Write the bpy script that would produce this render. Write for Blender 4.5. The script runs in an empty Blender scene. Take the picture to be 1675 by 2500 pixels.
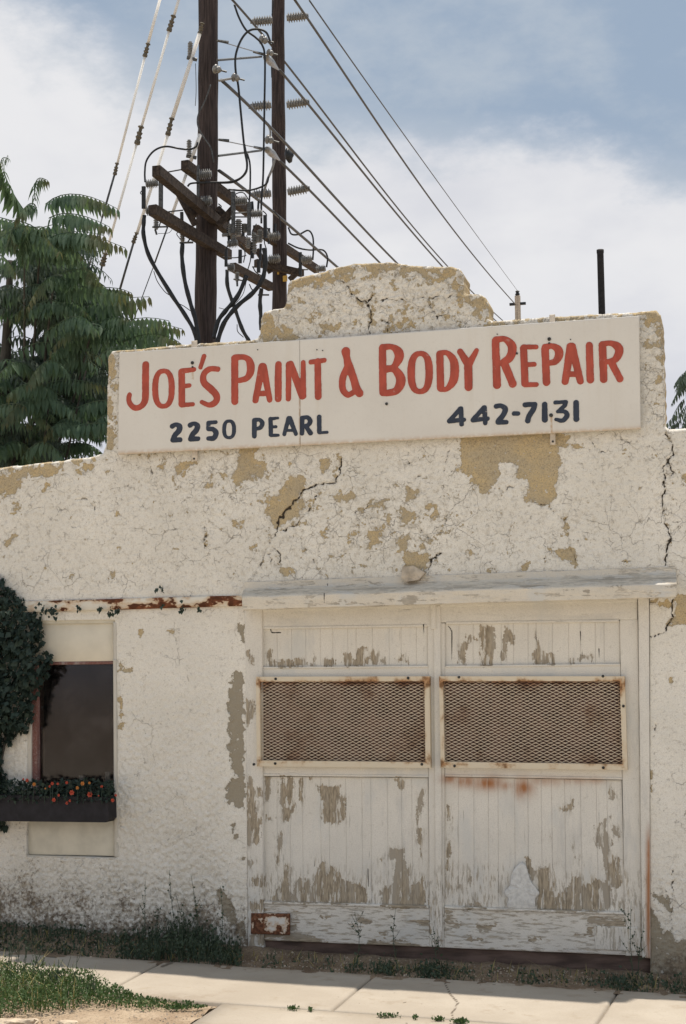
import bpy, bmesh, math, random
import numpy as np
from mathutils import Vector, Matrix

random.seed(11)
RNG = np.random.default_rng(11)
SC = bpy.context.scene
COL = SC.collection

# ------------------------------------------------------------------ camera
F = 3500.0                      # focal length in pixels of the 1675 x 2500 frame
YAW, PITCH, ROLL, DIST, EYE = math.radians(14.85), math.atan(400 / F), 0.0065, 8.8, 1.7
fw = np.array([-math.sin(YAW) * math.cos(PITCH), math.cos(YAW) * math.cos(PITCH), math.sin(PITCH)])
rt = np.array([math.cos(YAW), math.sin(YAW), 0.0])
up = np.cross(rt, fw)
rt2 = rt * math.cos(ROLL) - up * math.sin(ROLL)
up2 = rt * math.sin(ROLL) + up * math.cos(ROLL)
CAM = np.array([DIST * math.sin(YAW), -DIST * math.cos(YAW), EYE])
cd = bpy.data.cameras.new("camera")
cam = bpy.data.objects.new("camera", cd)
COL.objects.link(cam)
M4 = Matrix.Identity(4)
for i in range(3):
    M4[i][0], M4[i][1], M4[i][2], M4[i][3] = rt2[i], up2[i], -fw[i], CAM[i]
cam.matrix_world = M4
cd.sensor_fit = 'VERTICAL'
cd.sensor_height = 24.0
cd.lens = 24.0 * F / 2500.0
cd.clip_start, cd.clip_end = 0.05, 3000
SC.camera = cam

# ------------------------------------------------------------------ render, sky, sun
SC.render.engine = 'CYCLES'
SC.view_settings.view_transform = 'Standard'
SC.view_settings.look = 'None'
SC.view_settings.exposure = 0.27
SC.view_settings.gamma = 1.0
SC.view_settings.use_curve_mapping = False

SUN_DIR = Vector((0.07, 0.19, 1.0)).normalized()      # towards the sun: high, just behind the front wall
sl = bpy.data.lights.new("sun", 'SUN')
sl.energy = 4.4
sl.angle = math.radians(0.8)
sl.color = (1.0, 0.90, 0.78)
sun = bpy.data.objects.new("sun", sl)
COL.objects.link(sun)
sun.rotation_euler = SUN_DIR.to_track_quat('Z', 'Y').to_euler()
sun.location = (0, 0, 30)


class NT:
    """little helper to write node trees"""
    def __init__(s, tree):
        s.t = tree
        s.n = tree.nodes
        s.l = tree.links
        s.n.clear()

    def put(s, sock, v):
        if v is None:
            return
        if isinstance(v, bpy.types.NodeSocket):
            s.l.new(v, sock)
        elif isinstance(v, (tuple, list)):
            sock.default_value = tuple(v) + ((1.0,) if len(sock.default_value) == 4 and len(v) == 3 else ())
        else:
            sock.default_value = v

    def add(s, typ, ins=None, **props):
        nd = s.n.new(typ)
        for k, v in props.items():
            setattr(nd, k, v)
        for k, v in (ins or {}).items():
            s.put(nd.inputs[k], v)
        return nd

    def m(s, op, a, b=None, c=None, clamp=False):
        nd = s.n.new('ShaderNodeMath')
        nd.operation = op
        nd.use_clamp = clamp
        s.put(nd.inputs[0], a)
        if b is not None:
            s.put(nd.inputs[1], b)
        if c is not None:
            s.put(nd.inputs[2], c)
        return nd.outputs[0]

    def vm(s, op, a, b=None, out=0):
        nd = s.n.new('ShaderNodeVectorMath')
        nd.operation = op
        s.put(nd.inputs[0], a)
        if b is not None:
            if op == 'SCALE':
                s.put(nd.inputs[3], b)
            else:
                s.put(nd.inputs[1], b)
        return nd.outputs[1] if op in ('DOT_PRODUCT', 'LENGTH') else nd.outputs[0]

    def ss(s, v, a, b):
        nd = s.n.new('ShaderNodeMapRange')
        nd.interpolation_type = 'SMOOTHSTEP'
        s.put(nd.inputs[0], v)
        s.put(nd.inputs[1], a)
        s.put(nd.inputs[2], b)
        return nd.outputs[0]

    def mix(s, f, a, b, blend='MIX'):
        nd = s.n.new('ShaderNodeMix')
        nd.data_type = 'RGBA'
        nd.blend_type = blend
        s.put(nd.inputs[0], f)
        s.put(nd.inputs[6], a)
        s.put(nd.inputs[7], b)
        return nd.outputs[2]

    def noise(s, vec, scale, detail=4.0, rough=0.55, dist=0.0):
        nd = s.add('ShaderNodeTexNoise', {'Scale': scale, 'Detail': detail, 'Roughness': rough, 'Distortion': dist})
        s.put(nd.inputs['Vector'], vec)
        return nd.outputs[0]

    def pos(s, sx=1, sy=1, sz=1):
        g = s.n.new('ShaderNodeNewGeometry')
        if (sx, sy, sz) == (1, 1, 1):
            return g.outputs['Position']
        return s.vm('MULTIPLY', g.outputs['Position'], (sx, sy, sz))

    def attr(s, name):
        nd = s.n.new('ShaderNodeAttribute')
        nd.attribute_name = name
        return nd.outputs['Fac']


world = bpy.data.worlds.new("World")
SC.world = world
world.use_nodes = True
w = NT(world.node_tree)
sky = w.add('ShaderNodeTexSky', sky_type='NISHITA', sun_disc=False,
            sun_elevation=math.asin(SUN_DIR.z), sun_rotation=math.atan2(SUN_DIR.x, SUN_DIR.y),
            air_density=1.0, dust_density=1.5, ozone_density=1.0)
gen = w.add('ShaderNodeTexCoord').outputs['Generated']
sep = w.add('ShaderNodeSeparateXYZ', {0: gen})
elev = w.m('ARCSINE', sep.outputs[2])
az = w.m('ARCTAN2', sep.outputs[0], sep.outputs[1])
aeff = w.m('ADD', az, YAW)                                          # 0 where the street front looks out, + to the right
plane = w.vm('DIVIDE', gen, w.add('ShaderNodeCombineXYZ', {0: w.m('ADD', w.m('ABSOLUTE', sep.outputs[2]), 0.35),
                                                         1: w.m('ADD', w.m('ABSOLUTE', sep.outputs[2]), 0.35), 2: 1.0}).outputs[0])
n1 = w.noise(plane, 2.2, 6.0, 0.5)
n2 = w.noise(plane, 8.0, 7.0, 0.62)
n3 = w.noise(plane, 1.1, 3.0, 0.5)
# the upper edge of the big white bank: it sinks slowly to the right
edge = w.m('SUBTRACT', 0.362, w.m('MULTIPLY', w.m('SINE', aeff), 0.24))
wob = w.m('ADD', w.m('MULTIPLY', w.m('SUBTRACT', n1, 0.5), 0.16), w.m('MULTIPLY', w.m('SUBTRACT', n2, 0.5), 0.11))
over = w.m('ADD', w.m('SUBTRACT', elev, edge), wob)
opening = w.m('MULTIPLY', w.ss(over, -0.012, 0.040), w.m('MAXIMUM', w.ss(elev, 0.70, 0.50), w.ss(n3, 0.60, 0.48)))
shade = w.ss(w.noise(plane, 3.4, 5.0, 0.55), 0.38, 0.66)
white = w.mix(w.m('MULTIPLY', shade, 0.8), (6.8, 6.8, 6.95), (5.55, 5.65, 6.1))
bright = w.ss(over, -0.22, -0.03)
white = w.mix(bright, (5.4, 5.55, 6.1), white)
veil = w.mix(w.m('MULTIPLY', w.ss(w.m('ADD', w.m('MULTIPLY', n1, 0.5), w.m('MULTIPLY', n2, 0.5)), 0.42, 0.60), 0.75), w.mix(0.8, sky.outputs[0], (2.9, 3.6, 4.45)), (4.1, 4.6, 5.2))
final = w.mix(opening, white, veil)
bg = w.add('ShaderNodeBackground', {'Color': final, 'Strength': 0.1})
wo = w.add('ShaderNodeOutputWorld', {'Surface': bg.outputs[0]})


# ------------------------------------------------------------------ projection between the plan and the view
def ray(px, py):
    px = np.asarray(px, float)
    py = np.asarray(py, float)
    a = (px - 837.5) / F
    b = -(py - 1250.0) / F
    return a[..., None] * rt2 + b[..., None] * up2 + fw


def at_y(px, py, y=0.0):
    d = ray(px, py)
    t = (y - CAM[1]) / d[..., 1]
    return CAM + d * t[..., None]


def at_z(px, py, z=0.0):
    d = ray(px, py)
    t = (z - CAM[2]) / d[..., 2]
    return CAM + d * t[..., None]


def at_d(px, py, dep):
    return CAM + ray(px, py) * dep


def proj(P):
    v = np.asarray(P, float) - CAM
    z = v @ fw
    return 837.5 + F * (v @ rt2) / z, 1250.0 - F * (v @ up2) / z


# ------------------------------------------------------------------ numpy noise and distance fields
def vnoise(x, y, seed=0):
    r = np.random.default_rng(seed)
    T = r.random((256, 256))
    xi = np.floor(x).astype(int)
    yi = np.floor(y).astype(int)
    fx = x - xi
    fy = y - yi
    fx = fx * fx * (3 - 2 * fx)
    fy = fy * fy * (3 - 2 * fy)
    g = lambda a, b: T[a % 256, b % 256]
    return (g(xi, yi) * (1 - fx) + g(xi + 1, yi) * fx) * (1 - fy) + (g(xi, yi + 1) * (1 - fx) + g(xi + 1, yi + 1) * fx) * fy


def fbm(x, y, s=1.0, o=4, seed=0):
    v = 0
    a = 0.5
    t = 0
    for i in range(o):
        v = v + a * vnoise(x * s + 17.3 * i, y * s + 9.1 * i, seed + i)
        t += a
        s *= 2
        a *= 0.5
    return v / t


def seg_d(x, y, a, b):
    ax, ay = a[:2]
    bx, by = b[:2]
    dx, dy = bx - ax, by - ay
    L = dx * dx + dy * dy + 1e-12
    t = np.clip(((x - ax) * dx + (y - ay) * dy) / L, 0, 1)
    return np.hypot(x - ax - t * dx, y - ay - t * dy), t


def poly_sd(x, y, P, margin=1e9):
    """signed distance, positive inside"""
    P = np.asarray(P, float)
    out = np.full(x.shape, -1e3)
    sel = (x > P[:, 0].min() - margin) & (x < P[:, 0].max() + margin) & (y > P[:, 1].min() - margin) & (y < P[:, 1].max() + margin)
    if not sel.any():
        return out
    xs, ys = x[sel], y[sel]
    d = np.full(xs.shape, 1e9)
    ins = np.zeros(xs.shape, bool)
    n = len(P)
    for i in range(n):
        a = P[i]
        b = P[(i + 1) % n]
        dd, _ = seg_d(xs, ys, a, b)
        d = np.minimum(d, dd)
        c = (a[1] > ys) != (b[1] > ys)
        with np.errstate(divide='ignore', invalid='ignore'):
            xc = (b[0] - a[0]) * (ys - a[1]) / (b[1] - a[1] + 1e-12) + a[0]
        ins ^= c & (xs < xc)
    out[sel] = np.where(ins, d, -d)
    return out


def line_d(x, y, lines, margin=30):
    out = np.full(x.shape, 1e3)
    for L in lines:
        A = np.asarray(L, float)
        sel = (x > A[:, 0].min() - margin) & (x < A[:, 0].max() + margin) & (y > A[:, 1].min() - margin) & (y < A[:, 1].max() + margin)
        if not sel.any():
            continue
        xs, ys = x[sel], y[sel]
        d = out[sel]
        for a, b in zip(A[:-1], A[1:]):
            d = np.minimum(d, seg_d(xs, ys, a, b)[0])
        out[sel] = d
    return out


# ------------------------------------------------------------------ objects
ORG = {}


def tag(o, label=None, cat=None, group=None, kind=None):
    if label:
        o['label'] = label
    if cat:
        o['category'] = cat
    if group:
        o['group'] = group
    if kind:
        o['kind'] = kind
    return o


def thing(name, loc, label, cat, group=None):
    o = bpy.data.objects.new(name, None)
    o.empty_display_size = 0.2
    COL.objects.link(o)
    o.location = loc
    ORG[o] = np.array(loc, float)
    return tag(o, label, cat, group)


def mesh_obj(name, V, Fc, mat=None, parent=None, smooth=False, attrs=None, label=None, kind=None, origin=None):
    """one mesh object from world coordinates"""
    V = np.asarray(V, float)
    base = ORG[parent] if parent is not None else np.zeros(3)
    if origin is None:
        origin = base if parent is not None else np.array([V[:, 0].mean(), V[:, 1].mean(), V[:, 2].min()])
    origin = np.asarray(origin, float)
    me = bpy.data.meshes.new(name)
    W = V - origin
    if isinstance(Fc, np.ndarray):
        n = Fc.shape[1]
        me.vertices.add(len(W))
        me.vertices.foreach_set('co', W.astype(np.float32).ravel())
        me.loops.add(Fc.size)
        me.loops.foreach_set('vertex_index', Fc.astype(np.int32).ravel())
        me.polygons.add(len(Fc))
        me.polygons.foreach_set('loop_start', (np.arange(len(Fc)) * n).astype(np.int32))
        me.update(calc_edges=True)
        me.validate()
    else:
        me.from_pydata(W.tolist(), [], Fc)
        me.update()
    if smooth:
        me.polygons.foreach_set('use_smooth', np.ones(len(me.polygons), bool))
    for k, a in (attrs or {}).items():
        at = me.attributes.new(k, 'FLOAT', 'POINT')
        at.data.foreach_set('value', np.asarray(a, np.float32))
    if mat:
        me.materials.append(mat)
    o = bpy.data.objects.new(name, me)
    COL.objects.link(o)
    o.location = origin - base
    if parent is not None:
        o.parent = parent
    ORG[o] = origin
    return tag(o, label, kind=kind)


class MB:
    def __init__(s):
        s.v = []
        s.f = []

    def add(s, V, Fc):
        b = len(s.v)
        s.v += [tuple(p) for p in V]
        s.f += [tuple(i + b for i in q) for q in Fc]
        return s

    def box(s, a, b):
        x0, y0, z0 = a
        x1, y1, z1 = b
        V = [(x, y, z) for z in (z0, z1) for y in (y0, y1) for x in (x0, x1)]
        return s.add(V, [(0, 2, 3, 1), (4, 5, 7, 6), (0, 1, 5, 4), (2, 6, 7, 3), (0, 4, 6, 2), (1, 3, 7, 5)])

    def beam(s, a, b, wd, ht, upv=(0, 0, 1), ch=0.0):
        a = Vector(a)
        b = Vector(b)
        t = (b - a).normalized()
        sd = t.cross(Vector(upv))
        if sd.length < 1e-4:
            sd = t.cross(Vector((0, 1, 0)))
        sd.normalize()
        u = sd.cross(t).normalized()
        V = []
        for p in (a, b):
            for i, j in ((-1, -1), (1, -1), (1, 1), (-1, 1)):
                V.append(p + sd * (wd / 2 * i) + u * (ht / 2 * j))
        return s.add(V, [(3, 2, 1, 0), (4, 5, 6, 7), (0, 1, 5, 4), (1, 2, 6, 5), (2, 3, 7, 6), (3, 0, 4, 7)])

    def tube(s, P, R, n=8, cap=True):
        P = [Vector(p) for p in P]
        if not hasattr(R, '__len__'):
            R = [R] * len(P)
        V = []
        prev = None
        for i, p in enumerate(P):
            t = (P[min(i + 1, len(P) - 1)] - P[max(i - 1, 0)])
            t.normalize()
            if prev is None:
                prev = t.orthogonal().normalized()
            else:
                prev = (prev - t * prev.dot(t))
                if prev.length < 1e-5:
                    prev = t.orthogonal()
                prev.normalize()
            bn = t.cross(prev)
            for k in range(n):
                an = 2 * math.pi * k / n
                V.append(p + (prev * math.cos(an) + bn * math.sin(an)) * R[i])
        Fc = []
        for i in range(len(P) - 1):
            for k in range(n):
                k2 = (k + 1) % n
                Fc.append((i * n + k, i * n + k2, (i + 1) * n + k2, (i + 1) * n + k))
        if cap:
            Fc.append(tuple(range(n - 1, -1, -1)))
            Fc.append(tuple((len(P) - 1) * n + k for k in range(n)))
        return s.add(V, Fc)

    def lathe(s, a, b, prof, n=12):
        """prof: list of (t along a->b, radius)"""
        a = Vector(a)
        b = Vector(b)
        return s.tube([a.lerp(b, t) for t, r in prof], [r for t, r in prof], n)

    def build(s, name, mat, parent=None, smooth=False, **k):
        return mesh_obj(name, np.array([tuple(p) for p in s.v]), s.f, mat, parent, smooth, **k)


def spline(P, n=8):
    """Catmull-Rom through the points"""
    P = [np.asarray(p, float) for p in P]
    if len(P) < 3:
        return [P[0] * (1 - t) + P[-1] * t for t in np.linspace(0, 1, n)]
    Q = [2 * P[0] - P[1]] + P + [2 * P[-1] - P[-2]]
    out = []
    for i in range(1, len(Q) - 2):
        for t in np.linspace(0, 1, n, endpoint=False):
            p0, p1, p2, p3 = Q[i - 1:i + 3]
            out.append(0.5 * (2 * p1 + (p2 - p0) * t + (2 * p0 - 5 * p1 + 4 * p2 - p3) * t * t + (3 * p1 - p0 - 3 * p2 + p3) * t ** 3))
    out.append(P[-1])
    return out


# ------------------------------------------------------------------ materials
def new_mat(name):
    m = bpy.data.materials.new(name)
    m.use_nodes = True
    return m, NT(m.node_tree)


def finish(t, color, rough=0.8, bump=None, bstr=0.5, bdist=0.01, metal=0.0, spec=0.3, extra=None):
    p = t.add('ShaderNodeBsdfPrincipled', {'Base Color': color, 'Roughness': rough, 'Metallic': metal, 'Specular IOR Level': spec})
    if bump is not None:
        b = t.add('ShaderNodeBump', {'Strength': bstr, 'Distance': bdist, 'Height': bump})
        t.l.new(b.outputs[0], p.inputs['Normal'])
    t.add('ShaderNodeOutputMaterial', {'Surface': p.outputs[0]})
    return p


def simple(name, col, rough=0.7, var=0.25, scale=30, bump=0.2, bd=0.002, metal=0.0, spec=0.3, stretch=(1, 1, 1)):
    m, t = new_mat(name)
    P = t.pos(*stretch)
    n = t.noise(P, scale, 5)
    c2 = tuple(c * (1 - var) for c in col)
    c1 = tuple(min(1, c * (1 + var)) for c in col)
    finish(t, t.mix(t.ss(n, 0.3, 0.7), c2, c1), rough, t.noise(P, scale * 3, 4), bump, bd, metal, spec)
    return m


def mat_stucco():
    m, t = new_mat('flaking_stucco')
    P = t.pos()
    peel, crack, dirt, dens = t.attr('peel'), t.attr('crack'), t.attr('dirt'), t.attr('dens')
    rgh = t.attr('rgh')
    fine = t.noise(P, 60, 5, 0.6)
    mid = t.noise(P, 17, 5, 0.6)
    j = t.m('ADD', t.m('MULTIPLY', t.m('SUBTRACT', mid, 0.5), 0.075), t.m('MULTIPLY', t.m('SUBTRACT', fine, 0.5), 0.035))
    isl = t.ss(t.noise(P, 30, 5, 0.6), 0.64, 0.66)
    big = t.m('MULTIPLY', t.ss(t.m('ADD', peel, j), -0.0012, 0.0012), t.m('SUBTRACT', 1.0, t.m('MULTIPLY', isl, 0.85)))
    # small chips, clustered where the coat is loose
    chip_n = t.noise(P, 13, 6, 0.68)
    chip = t.ss(t.m('ADD', chip_n, t.m('MULTIPLY', dens, 0.30)), 0.722, 0.737)
    off = t.m('MAXIMUM', big, chip)
    # crackle: broken network of thin cracks
    wv = t.add('ShaderNodeTexNoise', {'Vector': P, 'Scale': 9.0, 'Detail': 4.0}).outputs[1]
    Pw = t.vm('ADD', P, t.vm('SCALE', t.vm('SUBTRACT', wv, (0.5, 0.5, 0.5)), 0.11))
    cells = []
    for sc, th, lo in ((5.5, 0.006, 0.555), (14.0, 0.015, 0.60), (30.0, 0.026, 0.595)):
        v = t.add('ShaderNodeTexVoronoi', {'Vector': Pw, 'Scale': sc}, feature='DISTANCE_TO_EDGE').outputs[0]
        gate = t.ss(t.m('ADD', t.noise(P, sc * 0.6, 3), t.m('MULTIPLY', dens, 0.16)), lo, lo + 0.08)
        cells.append(t.m('MULTIPLY', t.ss(v, th, th * 0.25), gate))
    net = t.m('MAXIMUM', cells[0], t.m('MAXIMUM', cells[1], t.m('MULTIPLY', cells[2], 0.6)))
    net = t.m('MULTIPLY', net, t.m('SUBTRACT', 1.0, off))
    cj = t.m('ADD', crack, t.m('MULTIPLY', t.m('SUBTRACT', fine, 0.5), 0.010))
    wid = t.m('MULTIPLY', t.noise(P, 16, 3), 0.0080)
    hard = t.ss(t.m('SUBTRACT', cj, wid), 0.0012, -0.0016)
    paint = t.mix(t.ss(t.noise(P, 2.2, 5), 0.35, 0.68), (0.745, 0.72, 0.655), (0.82, 0.795, 0.73))
    paint = t.mix(t.ss(t.noise(P, 45, 6, 0.7), 0.52, 0.74), paint, (0.50, 0.475, 0.43))
    sub = t.mix(t.ss(t.noise(P, 4.5, 4), 0.35, 0.65), (0.56, 0.435, 0.24), (0.48, 0.40, 0.265))
    sub = t.mix(t.ss(t.noise(P, 120, 4, 0.7), 0.45, 0.7), sub, (0.25, 0.20, 0.13))
    grey = t.ss(t.attr('grey'), 0.0, 1.0)
    sub = t.mix(grey, sub, (0.31, 0.275, 0.21))
    col = t.mix(off, paint, sub)
    # grime in the pits of the worn coat
    grime = t.m('MULTIPLY', t.ss(t.m('ADD', t.noise(P, 24, 6, 0.76), t.m('MULTIPLY', dens, 0.18)), 0.55, 0.72), 0.38)
    col = t.mix(grime, col, (0.34, 0.285, 0.20))
    sp = t.ss(t.m('ADD', t.noise(P, 62, 3, 0.55), t.m('MULTIPLY', dens, 0.07)), 0.675, 0.72)
    col = t.mix(t.m('MULTIPLY', sp, 0.55), col, (0.20, 0.16, 0.11))
    col = t.mix(t.m('MULTIPLY', t.ss(t.noise(P, 170, 3, 0.7), 0.40, 0.66), 0.30), col, (0.42, 0.395, 0.34))
    sv = t.m('ADD', t.m('MULTIPLY', t.noise(P, 40, 6, 0.74), 0.62), t.m('MULTIPLY', t.noise(P, 6, 4, 0.6), 0.38))
    dn = t.ss(t.m('ADD', sv, t.m('MULTIPLY', dirt, 0.25)), 0.66, 0.80)
    dn = t.m('MULTIPLY', dn, t.ss(dirt, 0.0, 0.15))
    col = t.mix(t.m('MULTIPLY', dn, 0.9), col, t.mix(t.ss(t.noise(P, 22, 4), 0.4, 0.6), (0.135, 0.105, 0.075), (0.25, 0.20, 0.14)))
    col = t.mix(t.m('MULTIPLY', net, 0.62), col, (0.14, 0.11, 0.08))
    col = t.mix(hard, col, (0.055, 0.045, 0.035))
    lay = t.m('MULTIPLY', t.m('SUBTRACT', 1.0, off), 0.5)
    rel = t.m('ADD', lay, t.m('MULTIPLY', t.m('MULTIPLY', t.noise(P, 75, 5, 0.62), 0.75), t.m('ADD', rgh, 0.38)))
    rel = t.m('ADD', rel, t.m('MULTIPLY', t.noise(P, 26, 3, 0.6), t.m('ADD', 0.25, rgh)))
    rel = t.m('SUBTRACT', rel, t.m('MULTIPLY', t.m('MAXIMUM', net, hard), 0.7))
    finish(t, col, 0.92, rel, 0.8, 0.0105, spec=0.12)
    return m


def mat_wood(name, vert=True, paint=(0.745, 0.72, 0.66), sub=(0.235, 0.20, 0.15), loose=0.0):
    m, t = new_mat(name)
    P = t.pos(1, 1, 0.17) if vert else t.pos(0.17, 1, 1)
    Q = t.pos()
    peel, dens, rust, crack = t.attr('peel'), t.attr('dens'), t.attr('rust'), t.attr('crack')
    grain = t.noise(P, 130, 6, 0.65)
    j = t.m('ADD', t.m('MULTIPLY', t.m('SUBTRACT', t.noise(P, 46, 5, 0.65), 0.5), 0.085), t.m('MULTIPLY', t.m('SUBTRACT', t.noise(Q, 60, 5), 0.5), 0.035))
    big = t.ss(t.m('ADD', peel, j), -0.0012, 0.0012)
    chip = t.ss(t.m('ADD', t.noise(P, 34, 6, 0.66), t.m('MULTIPLY', dens, 0.30)), 0.75 - loose, 0.768 - loose)
    isl = t.ss(t.noise(P, 40, 5, 0.62), 0.565, 0.585)
    big = t.m('MULTIPLY', big, t.m('SUBTRACT', 1.0, t.m('MULTIPLY', isl, 0.8)))
    off = t.m('MAXIMUM', big, chip)
    worn = t.m('MULTIPLY', t.ss(t.m('ADD', dens, t.m('MULTIPLY', t.noise(Q, 7, 4), 0.35)), 0.24, 0.46), t.ss(t.noise(P, 70, 5, 0.7), 0.50, 0.60))
    off = t.m('MAXIMUM', off, t.m('MULTIPLY', worn, 0.75))
    line = t.m('MULTIPLY', t.ss(t.noise(t.pos(1, 1, 0.05) if vert else t.pos(0.05, 1, 1), 85, 4, 0.6), 0.66, 0.72), t.ss(t.noise(Q, 4, 3), 0.42, 0.62))
    pc = t.mix(t.ss(t.noise(Q, 3.0, 5), 0.35, 0.66), tuple(c * 0.93 for c in paint), paint)
    pc = t.mix(t.m('MULTIPLY', t.ss(t.noise(P, 14, 5, 0.7), 0.50, 0.75), 0.55), pc, (0.50, 0.50, 0.485))
    pc = t.mix(t.m('MULTIPLY', t.ss(t.noise(Q, 42, 5, 0.7), 0.56, 0.74), 0.5), pc, (0.46, 0.43, 0.37))
    pc = t.mix(t.m('MULTIPLY', t.ss(t.noise(Q, 170, 3, 0.7), 0.40, 0.66), 0.30), pc, (0.42, 0.40, 0.36))
    pc = t.mix(t.m('MULTIPLY', t.ss(t.noise(t.pos(1, 1, 0.5), 4.5, 5, 0.6), 0.50, 0.68), 0.55), pc, (0.565, 0.575, 0.56))
    sc = t.mix(t.ss(grain, 0.35, 0.66), sub, tuple(min(1, c * 1.9) for c in sub))
    sc = t.mix(t.ss(t.noise(P, 12, 4), 0.45, 0.65), sc, (0.36, 0.325, 0.27))
    col = t.mix(off, pc, sc)
    col = t.mix(t.m('MULTIPLY', line, 0.55), col, (0.16, 0.14, 0.115))
    rn = t.m('MULTIPLY', rust, t.ss(t.noise(P, 16, 5, 0.6), 0.20, 0.55))
    col = t.mix(t.m('MULTIPLY', rn, 0.95, clamp=True), col, (0.36, 0.165, 0.075))
    col = t.mix(t.ss(t.m('ADD', crack, t.m('MULTIPLY', t.m('SUBTRACT', grain, 0.5), 0.006)), 0.0050, 0.0022), col, (0.04, 0.033, 0.028))
    rel = t.m('ADD', t.m('MULTIPLY', t.m('SUBTRACT', 1.0, off), 0.55), t.m('MULTIPLY', grain, t.m('ADD', 0.15, t.m('MULTIPLY', off, 0.5))))
    rel = t.m('ADD', rel, t.m('MULTIPLY', t.noise(Q, 40, 4), 0.22))
    rel = t.m('SUBTRACT', rel, t.m('MULTIPLY', line, 0.5))
    finish(t, col, 0.78, rel, 0.7, 0.004, spec=0.2)
    return m


def mat_rusty(name, base, rustc=(0.19, 0.065, 0.028), lo=0.5, hi=0.56, scale=9, stretch=(1, 1, 1), useattr=False):
    m, t = new_mat(name)
    P = t.pos(*stretch)
    n = t.noise(P, scale, 6, 0.62)
    if useattr:
        n = t.m('ADD', n, t.m('MULTIPLY', t.attr('rust'), 0.30))
    halo = t.ss(n, lo - 0.10, hi)
    r = t.ss(n, lo, hi)
    col = t.mix(t.m('MULTIPLY', halo, 0.7), base, (0.50, 0.30, 0.13))
    rc = t.mix(t.ss(t.noise(P, scale * 4, 5), 0.4, 0.6), rustc, tuple(c * 0.45 for c in rustc))
    col = t.mix(r, col, rc)
    finish(t, col, 0.75, t.m('ADD', t.noise(P, 60, 5), t.m('MULTIPLY', r, -0.6)), 0.4, 0.003, spec=0.25)
    return m


def mat_leaf(name, c1, c2, trans=0.35, tip=None, scale=6):
    m, t = new_mat(name)
    P = t.pos()
    n = t.noise(P, scale, 4)
    col = t.mix(t.ss(n, 0.35, 0.65), c1, c2)
    col = t.mix(t.ss(t.noise(P, scale * 9, 3), 0.3, 0.7), col, tuple((a + b) * 0.62 for a, b in zip(c1, c2)))
    if tip:
        col = t.mix(t.m('MULTIPLY', t.attr('tip'), t.ss(t.noise(P, 3.5, 3), 0.42, 0.6)), col, tip)
    d = t.add('ShaderNodeBsdfPrincipled', {'Base Color': col, 'Roughness': 0.62, 'Specular IOR Level': 0.3})
    tr = t.add('ShaderNodeBsdfTranslucent', {'Color': t.mix(1.0, col, (1.0, 1.0, 0.7), 'MULTIPLY')})
    mx = t.add('ShaderNodeMixShader', {0: trans, 1: d.outputs[0], 2: tr.outputs[0]})
    t.add('ShaderNodeOutputMaterial', {'Surface': mx.outputs[0]})
    return m


def mat_concrete():
    m, t = new_mat('worn_concrete')
    P = t.pos()
    a = t.noise(P, 1.3, 6, 0.6)
    col = t.mix(t.ss(a, 0.35, 0.68), (0.36, 0.32, 0.265), (0.43, 0.39, 0.33))
    col = t.mix(t.m('MULTIPLY', t.ss(t.noise(P, 90, 5, 0.75), 0.50, 0.75), 0.6), col, (0.30, 0.26, 0.21))
    col = t.mix(t.m('MULTIPLY', t.ss(t.noise(P, 6, 6, 0.7), 0.54, 0.70), 0.5), col, (0.29, 0.24, 0.18))
    col = t.mix(t.ss(t.noise(P, 28, 2, 0.3), 0.775, 0.80), col, (0.12, 0.10, 0.08))
    cj = t.m('ADD', t.attr('crack'), t.m('MULTIPLY', t.m('SUBTRACT', t.noise(P, 50, 4), 0.5), 0.012))
    k = t.ss(cj, 0.0085, 0.0035)
    col = t.mix(t.m('MULTIPLY', k, 0.8), col, (0.10, 0.08, 0.06))
    col = t.mix(t.m('MULTIPLY', t.attr('dirt'), t.ss(t.noise(P, 12, 5, 0.7), 0.30, 0.6)), col, (0.22, 0.175, 0.13))
    rel = t.m('SUBTRACT', t.noise(P, 110, 5, 0.7), k)
    finish(t, col, 0.9, rel, 0.55, 0.004, spec=0.15)
    return m


def mat_dirt(name='bare_earth', c1=(0.17, 0.125, 0.088), c2=(0.29, 0.225, 0.16)):
    m, t = new_mat(name)
    P = t.pos()
    col = t.mix(t.ss(t.noise(P, 5, 6, 0.65), 0.35, 0.65), c1, c2)
    col = t.mix(t.ss(t.noise(P, 70, 5, 0.75), 0.48, 0.72), col, tuple(c * 0.45 for c in c1))
    col = t.mix(t.ss(t.noise(P, 150, 2, 0.5), 0.68, 0.72), col, (0.42, 0.36, 0.29))
    finish(t, col, 0.95, t.noise(P, 60, 6, 0.7), 0.9, 0.012, spec=0.08)
    return m


MT = {}
MT['stucco'] = mat_stucco()
MT['woodv'] = mat_wood('painted_boards_vertical', True)
MT['woodh'] = mat_wood('painted_rails_horizontal', False)
MT['stile'] = mat_wood('painted_stiles_upright', True, loose=-0.06)
MT['ledge'] = mat_wood('weathered_ledge_paint', False, (0.70, 0.645, 0.545), (0.40, 0.365, 0.305), 0.06)
MT['wframe'] = mat_wood('weathered_window_wood', True, (0.60, 0.57, 0.50), (0.22, 0.17, 0.12), 0.08)
MT['rframe'] = mat_wood('oxblood_window_paint', True, (0.17, 0.062, 0.052), (0.33, 0.28, 0.22), -0.02)
MT['lintel'] = mat_rusty('rusted_steel_lintel', (0.70, 0.66, 0.57), lo=0.49, hi=0.52, scale=7, stretch=(0.7, 1, 1.3))
MT['grframe'] = mat_rusty('grille_frame_paint', (0.66, 0.585, 0.455), (0.42, 0.23, 0.11), lo=0.68, hi=0.92, scale=11, useattr=True)
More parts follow.
